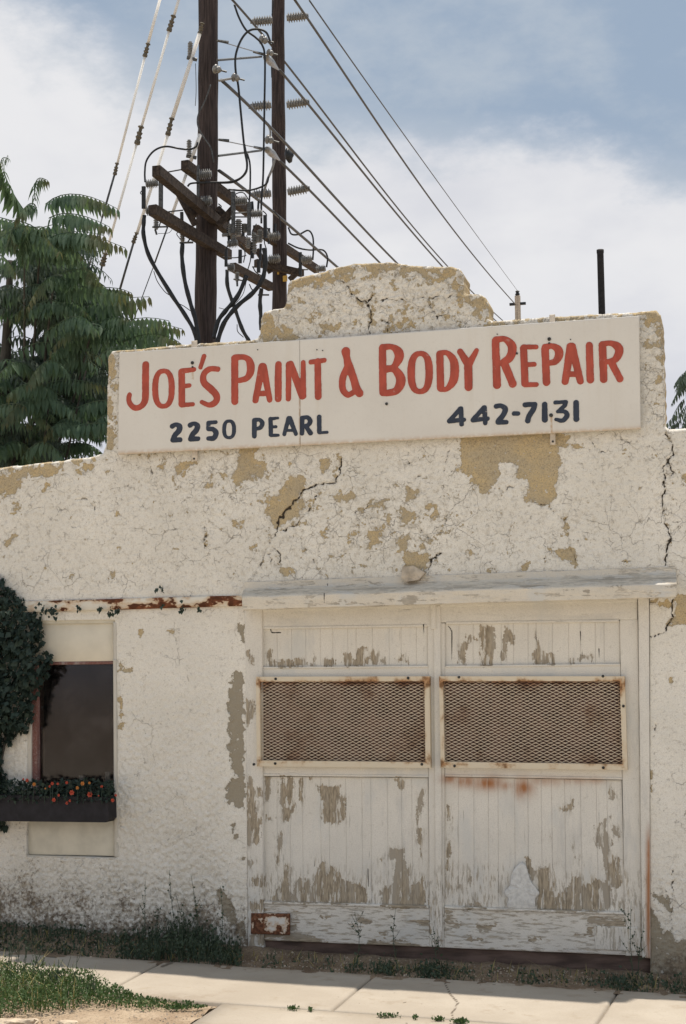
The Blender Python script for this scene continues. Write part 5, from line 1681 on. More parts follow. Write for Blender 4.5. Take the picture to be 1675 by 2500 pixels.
MB().lathe(c - np.array([.05, 0, 0]), c + np.array([.09, 0, 0.01]), [(0, .06), (.3, .13), (.6, .12), (.8, .05), (1, .02)], 12).build('spool_insulator', MT['cable'], PRr, True)

# power lines running away to the far pole
DF = 62.0


def pline(P, deps, r, label, n=10):
    # depth along a straight line in space is linear in 1/depth over the view
    A = np.array(P, float)
    S = np.concatenate([[0], np.cumsum(np.hypot(*np.diff(A, axis=0).T))])
    S /= S[-1]
    iz = 1 / deps[0] * (1 - S) + 1 / deps[-1] * S
    if len(P) > 3:
        co = np.polyfit(S, A[:, 0], 3 if len(P) > 4 else 2), np.polyfit(S, A[:, 1], 3 if len(P) > 4 else 2)
    else:
        co = np.polyfit(S, A[:, 0], 2), np.polyfit(S, A[:, 1], 2)
    ss_ = np.linspace(0, 1, 40)
    pts = [at_d(np.polyval(co[0], s0), np.polyval(co[1], s0), 1 / (1 / deps[0] * (1 - s0) + 1 / deps[-1] * s0)) for s0 in ss_]
    m = MB().tube(pts, r * 0.8, 6)
    V = np.array([tuple(p) for p in m.v])
    o = mesh_obj('power_line', V, m.f, MT['wire'], None, True)
    tag(o, label, 'power line', 'power lines between the poles and the far pole')


pline([(757, 0), (840, 128), (1060, 428), (1265, 713)], [14, 17, 30, DF], 0.010, 'thinnest and topmost wire sloping down to the tip of the far pole')
pline([(712, -6), (752, 38), (840, 182), (1000, 415), (1130, 590), (1259, 744)], [DR - 2, DR, 26.5, 34, 44, DF], 0.026, 'line from the topmost right-hand insulator of the farther power pole')
pline([(560, -8), (612, 50), (700, 155), (840, 343), (1008, 550), (1140, 702), (1222, 777), (1262, 812)], [DR - 1.6, DR, 25, 28, 36, 46, 56, DF], 0.024, 'line from the topmost left-hand insulator of the farther power pole')
pline([(682, 172), (752, 250), (840, 364), (990, 550), (1078, 648), (1150, 722), (1262, 830)], [DR - 2, DR, 26, 33, 40, 48, DF], 0.026, 'line from the middle right-hand insulator of the farther power pole')
pline([(540, 196), (612, 262), (702, 351), (840, 512), (972, 642), (1262, 870)], [DL + .3, DR - .1, 26, 31, 38, DF], 0.026, 'line from the middle left-hand insulator of the farther power pole')
pline([(682, 392), (752, 460), (840, 552), (926, 640), (1262, 900)], [DR - 2, DR, 27, 31, DF], 0.026, 'line from the lowest right-hand insulator of the farther power pole')
pline([(535, 417), (615, 475), (702, 548), (824, 652), (1262, 950)], [DL + .3, DR - .1, 26, 30, DF], 0.026, 'line from the lowest left-hand insulator of the farther power pole')

fp = at_d(1264, 745, DF)
ftop = at_d(1264, 722, DF)[2]
fpo = thing('utility_pole', (fp[0], fp[1], 0), 'small distant power pole where the lines end, just above the parapet', 'utility pole')
MB().tube([(fp[0], fp[1], -.3), (fp[0], fp[1], ftop)], [0.17, 0.125], 12).build('pole_shaft', simple('far_pole_wood', (0.20, 0.165, 0.13), .9, .3, 20), fpo, True)
MB().lathe((fp[0], fp[1], ftop), (fp[0], fp[1], ftop + 0.25), [(0, .06), (.3, .11), (.6, .06), (.8, .10), (1, .03)], 8).build('insulator', MT['cable'], fpo)
MB().beam((fp[0] - .35, fp[1], ftop - .35), (fp[0] + .35, fp[1], ftop - .35), .12, .10).build('bracket', MT['cable'], fpo)


# guy wires with white guards
def guy(segs, label, dep=DL):
    # one straight line in space from pole to anchor
    (x0, y0), (x1, y1) = segs[0][1], segs[-1][2]
    ygr = 1650 + F * 1.7 / dep
    xg = x0 + (x1 - x0) * (ygr - y0) / (y1 - y0)
    g0 = at_d(xg, ygr, dep)
    root = thing('guy_wire', tuple(g0), label, 'guy wire', 'slanting guy wires left of the nearer pole')
    for kind, a, b_, r in segs:
        A, B = at_d(*a, dep), at_d(*b_, dep)
        if kind == 'w':
            MB().tube([A, B], r, 8).build('white_guard', MT['white'], root, True)
        elif kind == 's':
            MB().tube([A, B], r, 6).build('strand', MT['steel'], root, True)
        else:
            MB().lathe(A, B, [(0, r * .8), (.06, r), (.12, r * .55), (.3, r * .5), (.35, r * .95), (.5, r * .6), (.58, r), (.72, r * .6), (.8, r * .9), (.94, r * .95), (1, r * .4)], 10).build('grip', MT['clamp'], root)
    last = segs[-1]
    MB().tube([at_d(*last[2], dep), g0], 0.008, 6).build('strand', MT['steel'], root, True)


guy([('w', (393, -10), (361, 108), .018), ('g', (362, 106), (353, 140), .032), ('w', (354, 138), (286, 402), .015), ('g', (286, 398), (280, 428), .028), ('s', (282, 418), (250, 530), .013), ('s', (250, 530), (216, 658), .009)],
    'leftmost guy wire with a slim white guard, its steel strand vanishing into the tree')
guy([('w', (439, -10), (424, 42), .017), ('g', (424, 38), (412, 78), .036), ('w', (413, 75), (345, 312), .016), ('g', (345, 308), (334, 354), .040), ('w', (334, 350), (258, 622), .015), ('g', (258, 618), (249, 650), .040), ('s', (250, 646), (240, 690), .012)],
    'second guy wire from the left with two large grips and a long white guard')
guy([('g', (494, 56), (487, 84), .030), ('w', (488, 80), (420, 292), .024), ('g', (420, 288), (409, 332), .036), ('w', (410, 328), (334, 572), .019), ('g', (334, 568), (325, 594), .030), ('s', (328, 586), (293, 706), .014), ('s', (293, 706), (270, 785), .007)],
    'third guy wire from the left, with the thickest white guard starting high on the pole')
guy([('w', (489, 328), (462, 404), .023), ('w', (462, 404), (418, 530), .019), ('g', (418, 526), (413, 544), .022), ('s', (415, 538), (378, 642), .010), ('s', (378, 642), (325, 785), .006)],
    'rightmost guy wire, short white guard crossing in front of the cross arms')

# vent pipe on the roof
vp = at_d(1469.5, 760, 10.4)
vt = at_d(1469.5, 605, 10.4)
o = MB().lathe((vp[0], vp[1], 2.86), (vp[0], vp[1], vt[2]), [(0, .06), (.01, .06), (.02, .026), (.985, .0245), (.99, .027), (1, .027)], 14).build('vent_pipe', MT['pipe'], None, True)
tag(o, 'black upright vent pipe standing on the roof behind the right end of the sign', 'vent pipe')

# =================================================================== TREES
def frond(P0, P1, P2, n, ll, seed, parent=None, mat='leaf', collect=None, droop=1.0):
    r = random.Random(seed)
    P0, P1, P2 = [np.asarray(p, float) for p in (P0, P1, P2)]
    P1 = 2 * P1 - 0.5 * (P0 + P2)
    B = lambda t: P0 * (1 - t) ** 2 + 2 * P1 * t * (1 - t) + P2 * t * t
    Vs, Fs, tp = [], [], []
    for k in range(n):
        t = 0.06 + 0.94 * k / (n - 1)
        c = B(t)
        T = B(min(t + .02, 1.0)) - B(t - .02)
        T = T / (np.linalg.norm(T) + 1e-9)
        S = np.cross(T, [0, 0, 1])
        if np.linalg.norm(S) < 0.2:
            S = np.array([0.8, -0.6, 0])
        S /= np.linalg.norm(S)
        prof = min(1.0, 0.55 + t * 1.6) * min(1, (1.08 - t) / 0.34)
        for sgn in (-1, 1):
            L_ = ll * (0.35 + 0.65 * prof) * r.uniform(0.82, 1.12)
            d = S * sgn * r.uniform(.12, .45) + np.array([0, 0, -1]) * droop * r.uniform(.85, 1.2) + T * r.uniform(.0, .32)
            d /= np.linalg.norm(d)
            wv = np.cross(d, np.cross(T, d))
            wv = T - d * T.dot(d)
            wv /= np.linalg.norm(wv) + 1e-9
            w_ = L_ * r.uniform(.115, .16)
            nrm = np.cross(d, wv)
            if nrm[2] < 0:
                nrm = -nrm
            cv = nrm * L_ * 0.10
            m1 = c + d * L_ * .30 - nrm * w_ * .25 + cv * .6
            m2 = c + d * L_ * .62 - nrm * w_ * .2 + cv * .5
            b0 = len(Vs)
            Vs += [c, c + d * L_ * .30 + wv * w_ + cv * .6, c + d * L_ * .62 + wv * w_ * .72 + cv * .5, c + d * L_, c + d * L_ * .62 - wv * w_ * .72 + cv * .5, c + d * L_ * .30 - wv * w_ + cv * .6, m1, m2]
            Fs += [(b0, b0 + 1, b0 + 6), (b0 + 1, b0 + 2, b0 + 7, b0 + 6), (b0 + 2, b0 + 3, b0 + 7), (b0, b0 + 6, b0 + 5), (b0 + 5, b0 + 6, b0 + 7, b0 + 4), (b0 + 4, b0 + 7, b0 + 3)]
            tp += [max(0, (t - .45) * 1.6)] * 8
    # rachis
    N = 7
    for k in range(N):
        a, b2 = B(k / N), B((k + 1) / N)
        b0 = len(Vs)
        w2 = 0.0045 * (1 - k / N * .6)
        for p in (a, b2):
            Vs += [p + [0, 0, w2], p + [w2, 0, -w2], p - [w2, 0, w2]]
            tp += [0.3] * 3
        Fs += [(b0, b0 + 1, b0 + 4, b0 + 3), (b0 + 1, b0 + 2, b0 + 5, b0 + 4), (b0 + 2, b0, b0 + 3, b0 + 5)]
    if collect is not None:
        b0 = len(collect[0])
        collect[0].extend(Vs)
        collect[1].extend([tuple(i + b0 for i in f) for f in Fs])
        collect[2].extend(tp)
        return
    return mesh_obj('frond', np.array(Vs), Fs, MT[mat], parent, False, attrs={'tip': tp})


DT = 11.3
tb = at_d(-20, 1000, DT + 0.8)
tree = thing('tree_of_heaven', (tb[0], tb[1], 0), 'tall tree with long drooping feather-shaped leaves behind the left wall', 'tree')
trunk = [(tb[0], tb[1], -0.2), (tb[0] + .03, tb[1], 1.2), (tb[0] - .05, tb[1] + .05, 2.4), (tb[0] + .06, tb[1], 3.4), (tb[0] + .12, tb[1], 4.4), (tb[0] + .2, tb[1] - .1, 5.2)]
MB().tube(spline([np.array(p) for p in trunk], 6), list(np.linspace(.13, .025, 31)), 10).build('trunk', MT['bark'], tree, True)
for (a, b_, c) in (((tb[0] - .02, tb[1], 2.2), (0, 0), (210, 905)), ((tb[0], tb[1], 2.9), (0, 0), (230, 790)), ((tb[0], tb[1], 3.3), (0, 0), (60, 640)), ((tb[0], tb[1], 3.2), (0, 0), (130, 700)), ((tb[0], tb[1], 2.6), (0, 0), (120, 985)),
                  ((tb[0], tb[1], 3.4), (0, 0), (100, 560)), ((tb[0], tb[1], 3.0), (0, 0), (-60, 700))):
    e = at_d(*c, DT + .1)
    a = np.array(a)
    mid = (a + e) / 2 + np.array([0, 0.25, -.15])
    MB().tube(spline([a, mid, e], 6), list(np.linspace(.022, .006, 13)), 7).build('branch', MT['bark'], tree, True)
FZ = lambda x, y: (x / 4.683, 370 + y / 4.683)
G6 = lambda x, y: (x / 2.926, 350 + y / 2.926)
FR = [
    (FZ, (520, 600), (860, 485), (1345, 655), 22, 46), (FZ, (560, 760), (850, 712), (1255, 862), 18, 44), (FZ, (440, 1080), (760, 925), (1190, 960), 18, 42),
    (K1, (190, 1115), (330, 1062), (572, 1130), 26, 40), (FZ, (470, 1260), (760, 1140), (960, 1270), 15, 40), (FZ, (690, 1400), (950, 1340), (1105, 1410), 12, 34),
    (FZ, (560, 1500), (900, 1400), (1195, 1545), 17, 40), (FZ, (640, 1600), (980, 1540), (1450, 1640), 20, 44), (K1, (300, 1420), (480, 1372), (680, 1352), 17, 52),
    (K1, (330, 1340), (480, 1310), (600, 1335), 15, 40), (FZ, (500, 2080), (850, 1885), (1010, 2030), 16, 50), (FZ, (270, 660), (110, 390), (20, 120), 17, 50),
    (FZ, (405, 560), (415, 330), (545, 330), 12, 36), (FZ, (262, 1300), (255, 1020), (300, 850), 13, 34), (FZ, (280, 1010), (400, 870), (525, 880), 11, 36),
    (FZ, (-140, 1010), (40, 985), (195, 1060), 12, 32), (FZ, (-60, 1180), (60, 1220), (185, 1400), 11, 40), (FZ, (10, 120), (40, 70), (110, 90), 7, 16), (FZ, (60, 150), (75, 80), (90, 40), 6, 14),
    (K1, (450, 1530), (600, 1455), (770, 1462), 18, 36), (K1, (500, 1535), (660, 1478), (832, 1500), 19, 38), (K1, (560, 1560), (690, 1522), (815, 1558), 14, 40),
    (K1, (400, 1500), (500, 1450), (600, 1460), 15, 34), (G6, (330, 1715), (520, 1690), (745, 1730), 16, 34), (G6, (-60, 1905), (60, 1860), (170, 1870), 10, 40),
    (G6, (270, 1975), (330, 1925), (390, 1960), 10, 24), (G6, (-40, 2000), (90, 1960), (220, 2010), 12, 34), (G6, (420, 1290), (560, 1235), (690, 1330), 14, 40),
    (FZ, (300, 1560), (440, 1520), (520, 1640), 10, 34), (FZ, (340, 1800), (480, 1740), (570, 1830), 10, 36), (FZ, (180, 850), (130, 900), (120, 980), 9, 34),
    (FZ, (420, 640), (330, 600), (180, 780), 12, 40), (FZ, (560, 1180), (700, 1110), (860, 1150), 12, 36),
]
for i, (K, a, b_, c, n, l_) in enumerate(FR):
    d_ = DT - 0.3 + 0.5 * random.random()
    frond(at_d(*K(*a), d_ + .25), at_d(*K(*b_), d_ + .08), at_d(*K(*c), d_ - .05), int(n * 0.95), px2m(l_ * 1.22, DT), i, tree)
SIL = [(-60, 520), (40, 560), (70, 520), (110, 500), (150, 520), (175, 560), (190, 600), (205, 640), (215, 690), (235, 730), (255, 770), (290, 810), (330, 830), (330, 860), (262, 880), (262, 1110), (-60, 1180)]
SA = np.array(SIL, float)


def in_sil(x, y, m=0.0):
    return poly_sd(np.array([x]), np.array([y]), SA)[0] > m


HOLES = [(44, 820, 22), (30, 700, 16), (62, 1015, 10), (75, 1040, 16), (25, 1010, 9), (130, 985, 9), (190, 1080, 14), (60, 870, 14), (15, 640, 18), (145, 770, 8), (110, 945, 8), (210, 1092, 12), (5, 800, 12)]
k = 0
r = random.Random(4)
tries = 0
while k < 200 and tries < 6000:
    tries += 1
    x, y = r.uniform(-70, 300), r.uniform(560, 1130)
    if not in_sil(x, y, 10) or any(math.hypot(x - a, y - b2) < c * 1.5 for a, b2, c in HOLES):
        continue
    k += 1
    side = 1 if r.random() < 0.62 else -1
    ln = r.uniform(90, 190)
    rise = r.uniform(10, 40)
    dep = DT + r.uniform(-0.1, 1.5)
    dy = r.uniform(-.5, .5)
    a = at_d(x, y, dep)
    b2 = at_d(x + side * ln * .5, y - rise, dep + dy * .5)
    c = at_d(x + side * ln, y + r.uniform(-5, 45), dep + dy)
    if x + side * ln > 262 and y > 800 and r.random() < .5:
        continue
    if any(math.hypot(x + side * ln * t_ - a0_, y - rise * 1.2 * t_ + 14 - b0_) < c0_ * 1.25 for a0_, b0_, c0_ in HOLES for t_ in (.3, .5, .7, .9)):
        continue
    if y < 800 and not in_sil(min(x + side * ln, 400), y + 10, -30):
        continue
    frond(a, b2, c, r.randint(13, 18), px2m(r.uniform(36, 50), DT), 100 + k, tree)
# deeper leaves of the crown, joined; the inner shade is in their colour
col = ([], [], [])
k = 0
while k < 700:
    x, y = r.uniform(-70, 320), r.uniform(600, 1160)
    if not in_sil(x, y, 30) or (y < 660 and r.random() < .6) or any(math.hypot(x - a, y - b2) < c * 1.9 for a, b2, c in HOLES):
        continue
    k += 1
    dep = DT + r.uniform(.3, 2.6)
    side = r.choice((-1, 1))
    ln = r.uniform(50, 120)
    if any(math.hypot(x + side * ln * t_ - a, y + 12 - b2) < c * 1.4 for a, b2, c in HOLES for t_ in (.3, .6, .95)):
        continue
    a = at_d(x, y, dep)
    frond(a, at_d(x + side * ln * .5, y - 15, dep), at_d(x + side * ln, y + r.uniform(0, 50), dep + r.uniform(-.4, .4)), 10, px2m(36, DT), 900 + k, collect=col)
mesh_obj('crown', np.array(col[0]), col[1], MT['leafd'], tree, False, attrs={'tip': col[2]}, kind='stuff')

# tree at the right edge, far behind
rb = at_d(1692, 1030, 30)
rtree = thing('tree', (rb[0], rb[1], 0), 'dark green tree top peeping over the low wall at the right edge', 'tree')
MB().tube([(rb[0], rb[1], -.2), (rb[0], rb[1], 5.4), (rb[0], rb[1], 8.2)], [.2, .13, .03], 8).build('trunk', MT['bark'], rtree, True)
col = ([], [], [])
for k in range(420):
    lv = r.random() ** .6
    z = 8.3 - lv * 5.2
    lay = 0.55 * abs(math.sin(z * 3.1))
    rad = (0.12 + lv * 2.3) * (0.6 + lay * .8)
    an = r.uniform(0, 2 * math.pi)
    q = rad * r.uniform(.5, 1)
    a = np.array([rb[0] + math.cos(an) * q * .6, rb[1] + math.sin(an) * q * .6, z + .08])
    c = np.array([rb[0] + math.cos(an) * (q + .25), rb[1] + math.sin(an) * (q + .25), z - .15 - r.random() * .15])
    frond(a, (a + c) / 2 + np.array([0, 0, .06]), c, 7, .20, 3000 + k, collect=col)
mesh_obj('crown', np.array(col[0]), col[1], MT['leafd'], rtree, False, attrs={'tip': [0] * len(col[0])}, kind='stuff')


# =================================================================== IVY, PLANTER, WEEDS
def leaf_mass(pts, dirs, sizes, seed=0):
    """small five-cornered leaves"""
    rr = np.random.default_rng(seed)
    n = len(pts)
    pts = np.asarray(pts)
    d = np.asarray(dirs, float)
    d /= np.linalg.norm(d, axis=1, keepdims=True) + 1e-9
    rnd = rr.normal(size=(n, 3))
    s_ = np.cross(d, rnd)
    s_ /= np.linalg.norm(s_, axis=1, keepdims=True) + 1e-9
    L_ = np.asarray(sizes)[:, None]
    nr = np.cross(d, s_)
    V = np.stack([pts, pts + d * L_ * .35 + s_ * L_ * .42 + nr * L_ * .08, pts + d * L_ * 1.0 - nr * L_ * .12, pts + d * L_ * .35 - s_ * L_ * .42 + nr * L_ * .08, pts + d * L_ * .45 - nr * L_ * .04], 1)
    b0 = np.arange(n)[:, None] * 5
    Fc = np.concatenate([b0 + np.array([[0, 1, 4]]), b0 + np.array([[1, 2, 4]]), b0 + np.array([[2, 3, 4]]), b0 + np.array([[3, 0, 4]])])
    return V.reshape(-1, 3), Fc


IVY = np.array([(-330, 1380), (0, 1402), (16, 1420), (30, 1436), (44, 1452), (58, 1462), (70, 1482), (92, 1496), (106, 1520), (104, 1548), (110, 1580), (124, 1605), (118, 1640), (98, 1676), (84, 1715), (76, 1780), (62, 1796), (52, 1790),
                (34, 1806), (12, 1800), (4, 1850), (16, 1915), (22, 1985), (14, 2020), (0, 2026), (-330, 2060)], float)
N = 15000
xx = RNG.uniform(-330, 130, N)
yy_ = RNG.uniform(1380, 2060, N)
sdv = poly_sd(xx, yy_, IVY) + (fbm(xx / 14, yy_ / 14, 1, 3, 2) - .5) * 26
sel = sdv > 0
xx, yy_, sdv = xx[sel], yy_[sel], sdv[sel]
dy = -0.012 - np.minimum(sdv / 45, 1) * RNG.uniform(0, 1, len(xx)) * 0.17
P = np.stack([at_y(a, b2, c) for a, b2, c in zip(xx, yy_, dy)])
dirs = np.stack([RNG.normal(0, .5, len(xx)), -RNG.uniform(.1, .9, len(xx)), -RNG.uniform(.3, 1.2, len(xx))], 1)
V1, F1 = leaf_mass(P, dirs, RNG.uniform(.018, .058, len(xx)) ** 1.0, 1)
sp = []
for cx, cy, n, w_ in ((128, 1492, 22, 9), (193, 1484, 10, 5), (243, 1487, 8, 4), (272, 1490, 12, 8), (286, 1488, 10, 4), (443, 1486, 14, 6), (486, 1484, 8, 4), (396, 1432, 8, 4), (105, 1484, 18, 12), (384, 1438, 4, 3), (395, 1478, 4, 3)):
    for _ in range(n):
        sp.append(at_y(cx + r.gauss(0, w_ * .6), cy + r.gauss(0, w_ * .8), -0.045 - r.random() * .02))
V2, F2 = leaf_mass(np.array(sp), np.tile([[0.1, -.3, -1.0]], (len(sp), 1)) + RNG.normal(0, .3, (len(sp), 3)), RNG.uniform(.018, .034, len(sp)), 2)
ivy = thing('ivy', at_y(0, 2026, -0.03), 'dark ivy climbing the wall at the left edge and creeping under the rusty lintel', 'ivy')
mesh_obj('foliage', np.concatenate([V1, V2]), np.concatenate([F1, F2 + len(V1)]), MT['ivy'], ivy, kind='stuff')
m = MB()
for k in range(7):
    x = -30 + k * 17
    pts = spline([at_y(x - 60 + r.uniform(-15, 15), 1990 - j * 95, -0.015 - .01 * r.random()) for j in range(6)], 5)
    m.tube(pts, list(np.linspace(.012, .005, len(pts))), 6)
m.build('vine_stem', MT['bark'], ivy, True)

# planter
bp = [(-130, 1936), (263, 1947), (265, 1999), (258, 2008), (-130, 2003)]
fr = [at_y(x, y, -0.150) for x, y in bp]
plr = thing('flower_box', at_y(100, 2006, -0.12), 'dark wooden flower box with red and orange flowers fixed under the window', 'flower box')
sh = np.array([0, 0.125, 0])
n = len(fr)
mesh_obj('box', np.array(fr + [p + sh for p in fr]), [tuple(range(n - 1, -1, -1)), tuple(range(n, 2 * n))] + [(i, (i + 1) % n, n + (i + 1) % n, n + i) for i in range(n)], MT['box'], plr)
x0_, x1_ = fr[0][0], fr[1][0]
zt = fr[1][2]
MB().box((x0_ + .01, -.157, zt - .022), (x1_ + .004, -.1515, zt + .003)).build('rim', MT['box'], plr)
N = 2600
xs = RNG.uniform(-120, 278, N)
hh = RNG.uniform(0, 1, N) ** 1.3
ys_ = 1955 - hh * (38 + 16 * fbm(xs / 22, xs * 0, 1, 2, 6))
P = np.stack([at_y(a, b2, c) for a, b2, c in zip(xs, ys_, RNG.uniform(-.17, -.04, N))])
V1, F1 = leaf_mass(P, RNG.normal(0, 1, (N, 3)) + np.array([0, -.4, .2]), RNG.uniform(.014, .030, N), 3)
mesh_obj('foliage', V1, F1, MT['ivy'], plr, kind='stuff')
m = MB()
FL = [(175, 1320, 11, 0), (220, 1345, 11, 1), (335, 1340, 10, 0), (318, 1358, 7, 0), (370, 1342, 8, 0), (427, 1335, 9, 0), (528, 1340, 12, 1), (572, 1337, 8, 1), (495, 1368, 10, 1), (460, 1398, 15, 0), (375, 1415, 8, 0),
      (345, 1445, 12, 0), (575, 1410, 16, 0), (650, 1360, 9, 0), (740, 1415, 8, 0), (720, 1447, 11, 0), (428, 1465, 9, 0), (447, 1450, 8, 0), (630, 1418, 5, 0), (150, 1312, 6, 0), (290, 1372, 5, 1)]
for i, (x, y, rr_, c) in enumerate(FL):
    q = zc([(x, y)], (0, 1400), 2.6133)[0]
    ctr = at_y(q[0], q[1], -0.172)
    R_ = rr_ / 2.6133 * 0.00245 * 1.3
    Vs, Fs = [], []
    for layer in range(2):
        for k in range(6):
            an = k * math.pi / 3 + layer * .5 + r.random() * .3
            rad = R_ * (1 - layer * .35)
            b0 = len(Vs)
            u = np.array([math.cos(an), 0, math.sin(an)])
            t2 = np.array([-math.sin(an), 0, math.cos(an)])
            f_ = np.array([0, -R_ * .5 * (layer + .4), 0])
            Vs += [ctr, ctr + u * rad * .6 + t2 * rad * .38 + f_, ctr + u * rad + f_ * 1.3, ctr + u * rad * .6 - t2 * rad * .38 + f_]
            Fs += [(b0, b0 + 1, b0 + 2), (b0, b0 + 2, b0 + 3)]
    mesh_obj('flower', np.array(Vs), Fs, MT['orange' if c else 'red'], plr)
    # stalk
    if y < 1375:
        foot = at_y(q[0] + r.uniform(-8, 8), 1962, -0.16)
        MB().tube([foot, (foot + ctr) / 2 + np.array([.004, -.01, 0]), ctr + np.array([0, .004, 0])], .0022, 4).build('stalk', MT['ivy'], plr)


# ------------------------------------------------------------------ weeds and grass
def gxy(px_, py_, lift=0.0):
    p = at_z(px_, py_, 0.0)
    for _ in range(3):
        z = float(gz(p[0])) + lift
        p = at_z(px_, py_, z)
    return p


def blades(P, H, lean=0.35, wd=0.004, seed=0):
    rr = np.random.default_rng(seed)
    n = len(P)
    P = np.asarray(P)
    an = rr.uniform(0, 2 * np.pi, n)
    ln = rr.uniform(0, lean, n)
    D = np.stack([np.cos(an) * ln, np.sin(an) * ln, np.ones(n)], 1)
    s_ = np.stack([-np.sin(an), np.cos(an), np.zeros(n)], 1) * wd * rr.uniform(.6, 1.3, n)[:, None]
    H = np.asarray(H)[:, None]
    mid = P + D * H * .55
    tip = P + D * H * np.array([1.5, 1.5, 1.0])
    V = np.stack([P - s_, P + s_, mid + s_ * .8, mid - s_ * .8, tip], 1)
    b0 = np.arange(n)[:, None] * 5
    Q = b0 + np.array([[0, 1, 2, 3]])
    T = b0 + np.array([[3, 2, 4, 4]])
    return V.reshape(-1, 3), [tuple(x) for x in Q.tolist()] + [tuple(x[:3]) for x in T.tolist()]


def merge(L_):
    Vs, Fs = [], []
    b0 = 0
    for V, Fc in L_:
        Vs.append(V)
        Fs += [tuple(int(i) + b0 for i in f) for f in (Fc.tolist() if isinstance(Fc, np.ndarray) else Fc)]
        b0 += len(V)
    return np.concatenate(Vs), Fs


def surf_z(x, y):
    return gz(x) + bankf(x, y) * (y > SW_B - .02) + 0.0


# along the foot of the wall
N = 24000
X = RNG.uniform(-3.4, 2.9, N)
Y = RNG.uniform(SW_B - .015, -0.01, N)
pxx, pyy = proj(np.stack([X, Y, surf_z(X, Y)], 1))
den = np.where(pxx < 590, np.where(pxx < 290, .42, .85), 0.0) * (0.35 + 0.65 * (fbm(X * 3, Y * 3, 1, 3, 3) > .42))
for cx, w_, a in ((660, 18, .3), (800, 25, .18), (872, 25, .35), (940, 34, .9), (1065, 50, 1.0), (1135, 25, .25), (1200, 20, .15), (1290, 28, .4), (1370, 25, .25), (1520, 55, .9), (1590, 25, .4), (1660, 35, .5), (750, 40, .10), (1440, 30, .15)):
    den = np.maximum(den, a * np.exp(-((pxx - cx) / w_) ** 2) * np.clip(1.5 - np.abs(Y + .32) / .16, 0, 1))
keep = RNG.random(N) < den
X, Y, pxx = X[keep], Y[keep], pxx[keep]
hmax = np.where(pxx < 590, 0.035 + 0.14 * np.exp(-((pxx - 450) / 110) ** 2) + 0.04 * (fbm(X * 5, Y * 5, 1, 2, 9)), 0.055)
hmax = hmax * np.where(Y > -0.2, 1.0, .7)
H = hmax * RNG.uniform(.35, 1.15, len(X))
P = np.stack([X, Y, surf_z(X, Y) - .005], 1)
cut = RNG.random(len(X)) < .45
A = blades(P[cut], H[cut], .6, .0032, 1)
B_ = P[~cut].copy()
B_[:, 2] += RNG.uniform(0, 1, len(B_)) * H[~cut]
Bm = leaf_mass(B_, RNG.normal(0, 1, (len(B_), 3)) + np.array([0, -.2, .5]), RNG.uniform(.012, .026, len(B_)), 4)
Vg, Fg = merge([A, Bm])
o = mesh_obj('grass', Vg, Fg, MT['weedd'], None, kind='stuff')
tag(o, 'shaded weeds and grass growing along the foot of the garage wall', 'grass')
# dry straw mixed in
n = 420
X = RNG.uniform(-3.0, 1.9, n)
Y = RNG.uniform(SW_B, -0.12, n)
A = blades(np.stack([X, Y, surf_z(X, Y)], 1), RNG.uniform(.02, .07, n), 1.6, .0022, 6)
o = mesh_obj('dry_grass', A[0], A[1], MT['straw'], None, kind='stuff')
tag(o, 'scattered dry straw among the weeds below the wall', 'dry grass')


def stem_plant(name, base, tip, seed, label, cat, mat='weedd', nl=26, rad=.0022, side=6, group=None, ll=.014, spread=.05):
    rr = random.Random(seed)
    base, tip = np.array(base), np.array(tip)
    root = thing(name, tuple(base), label, cat, group)
    m = MB()
    bend = np.array([rr.uniform(-.02, .02), rr.uniform(-.02, .02), 0])
    main = spline([base, (base + tip) / 2 + bend, tip], 8)
    m.tube(main, list(np.linspace(rad, rad * .45, len(main))), 5)
    pts, dr = [], []
    for k in range(side):
        t = rr.uniform(.15, .85)
        c = main[int(t * (len(main) - 1))]
        e = c + np.array([rr.uniform(-spread, spread), rr.uniform(-spread, spread) * .7, rr.uniform(.02, .09)])
        m.tube([c, (c + e) / 2 + np.array([0, 0, -.006]), e], rad * .45, 4)
        for q in range(5):
            pts.append(c + (e - c) * rr.random())
            dr.append([rr.gauss(0, 1), rr.gauss(0, 1), rr.gauss(.4, .6)])
    for k in range(nl):
        c = main[int(rr.random() * (len(main) - 1))]
        pts.append(c)
        dr.append([rr.gauss(0, 1), rr.gauss(0, 1), rr.gauss(.4, .6)])
    m.build('stem', MT[mat], root)
    if pts:
        V1, F1 = leaf_mass(np.array(pts), np.array(dr), np.array([rr.uniform(.5, 1.2) * ll for _ in pts]), seed)
        mesh_obj('leaves', V1, F1, MT[mat], root)
    return root


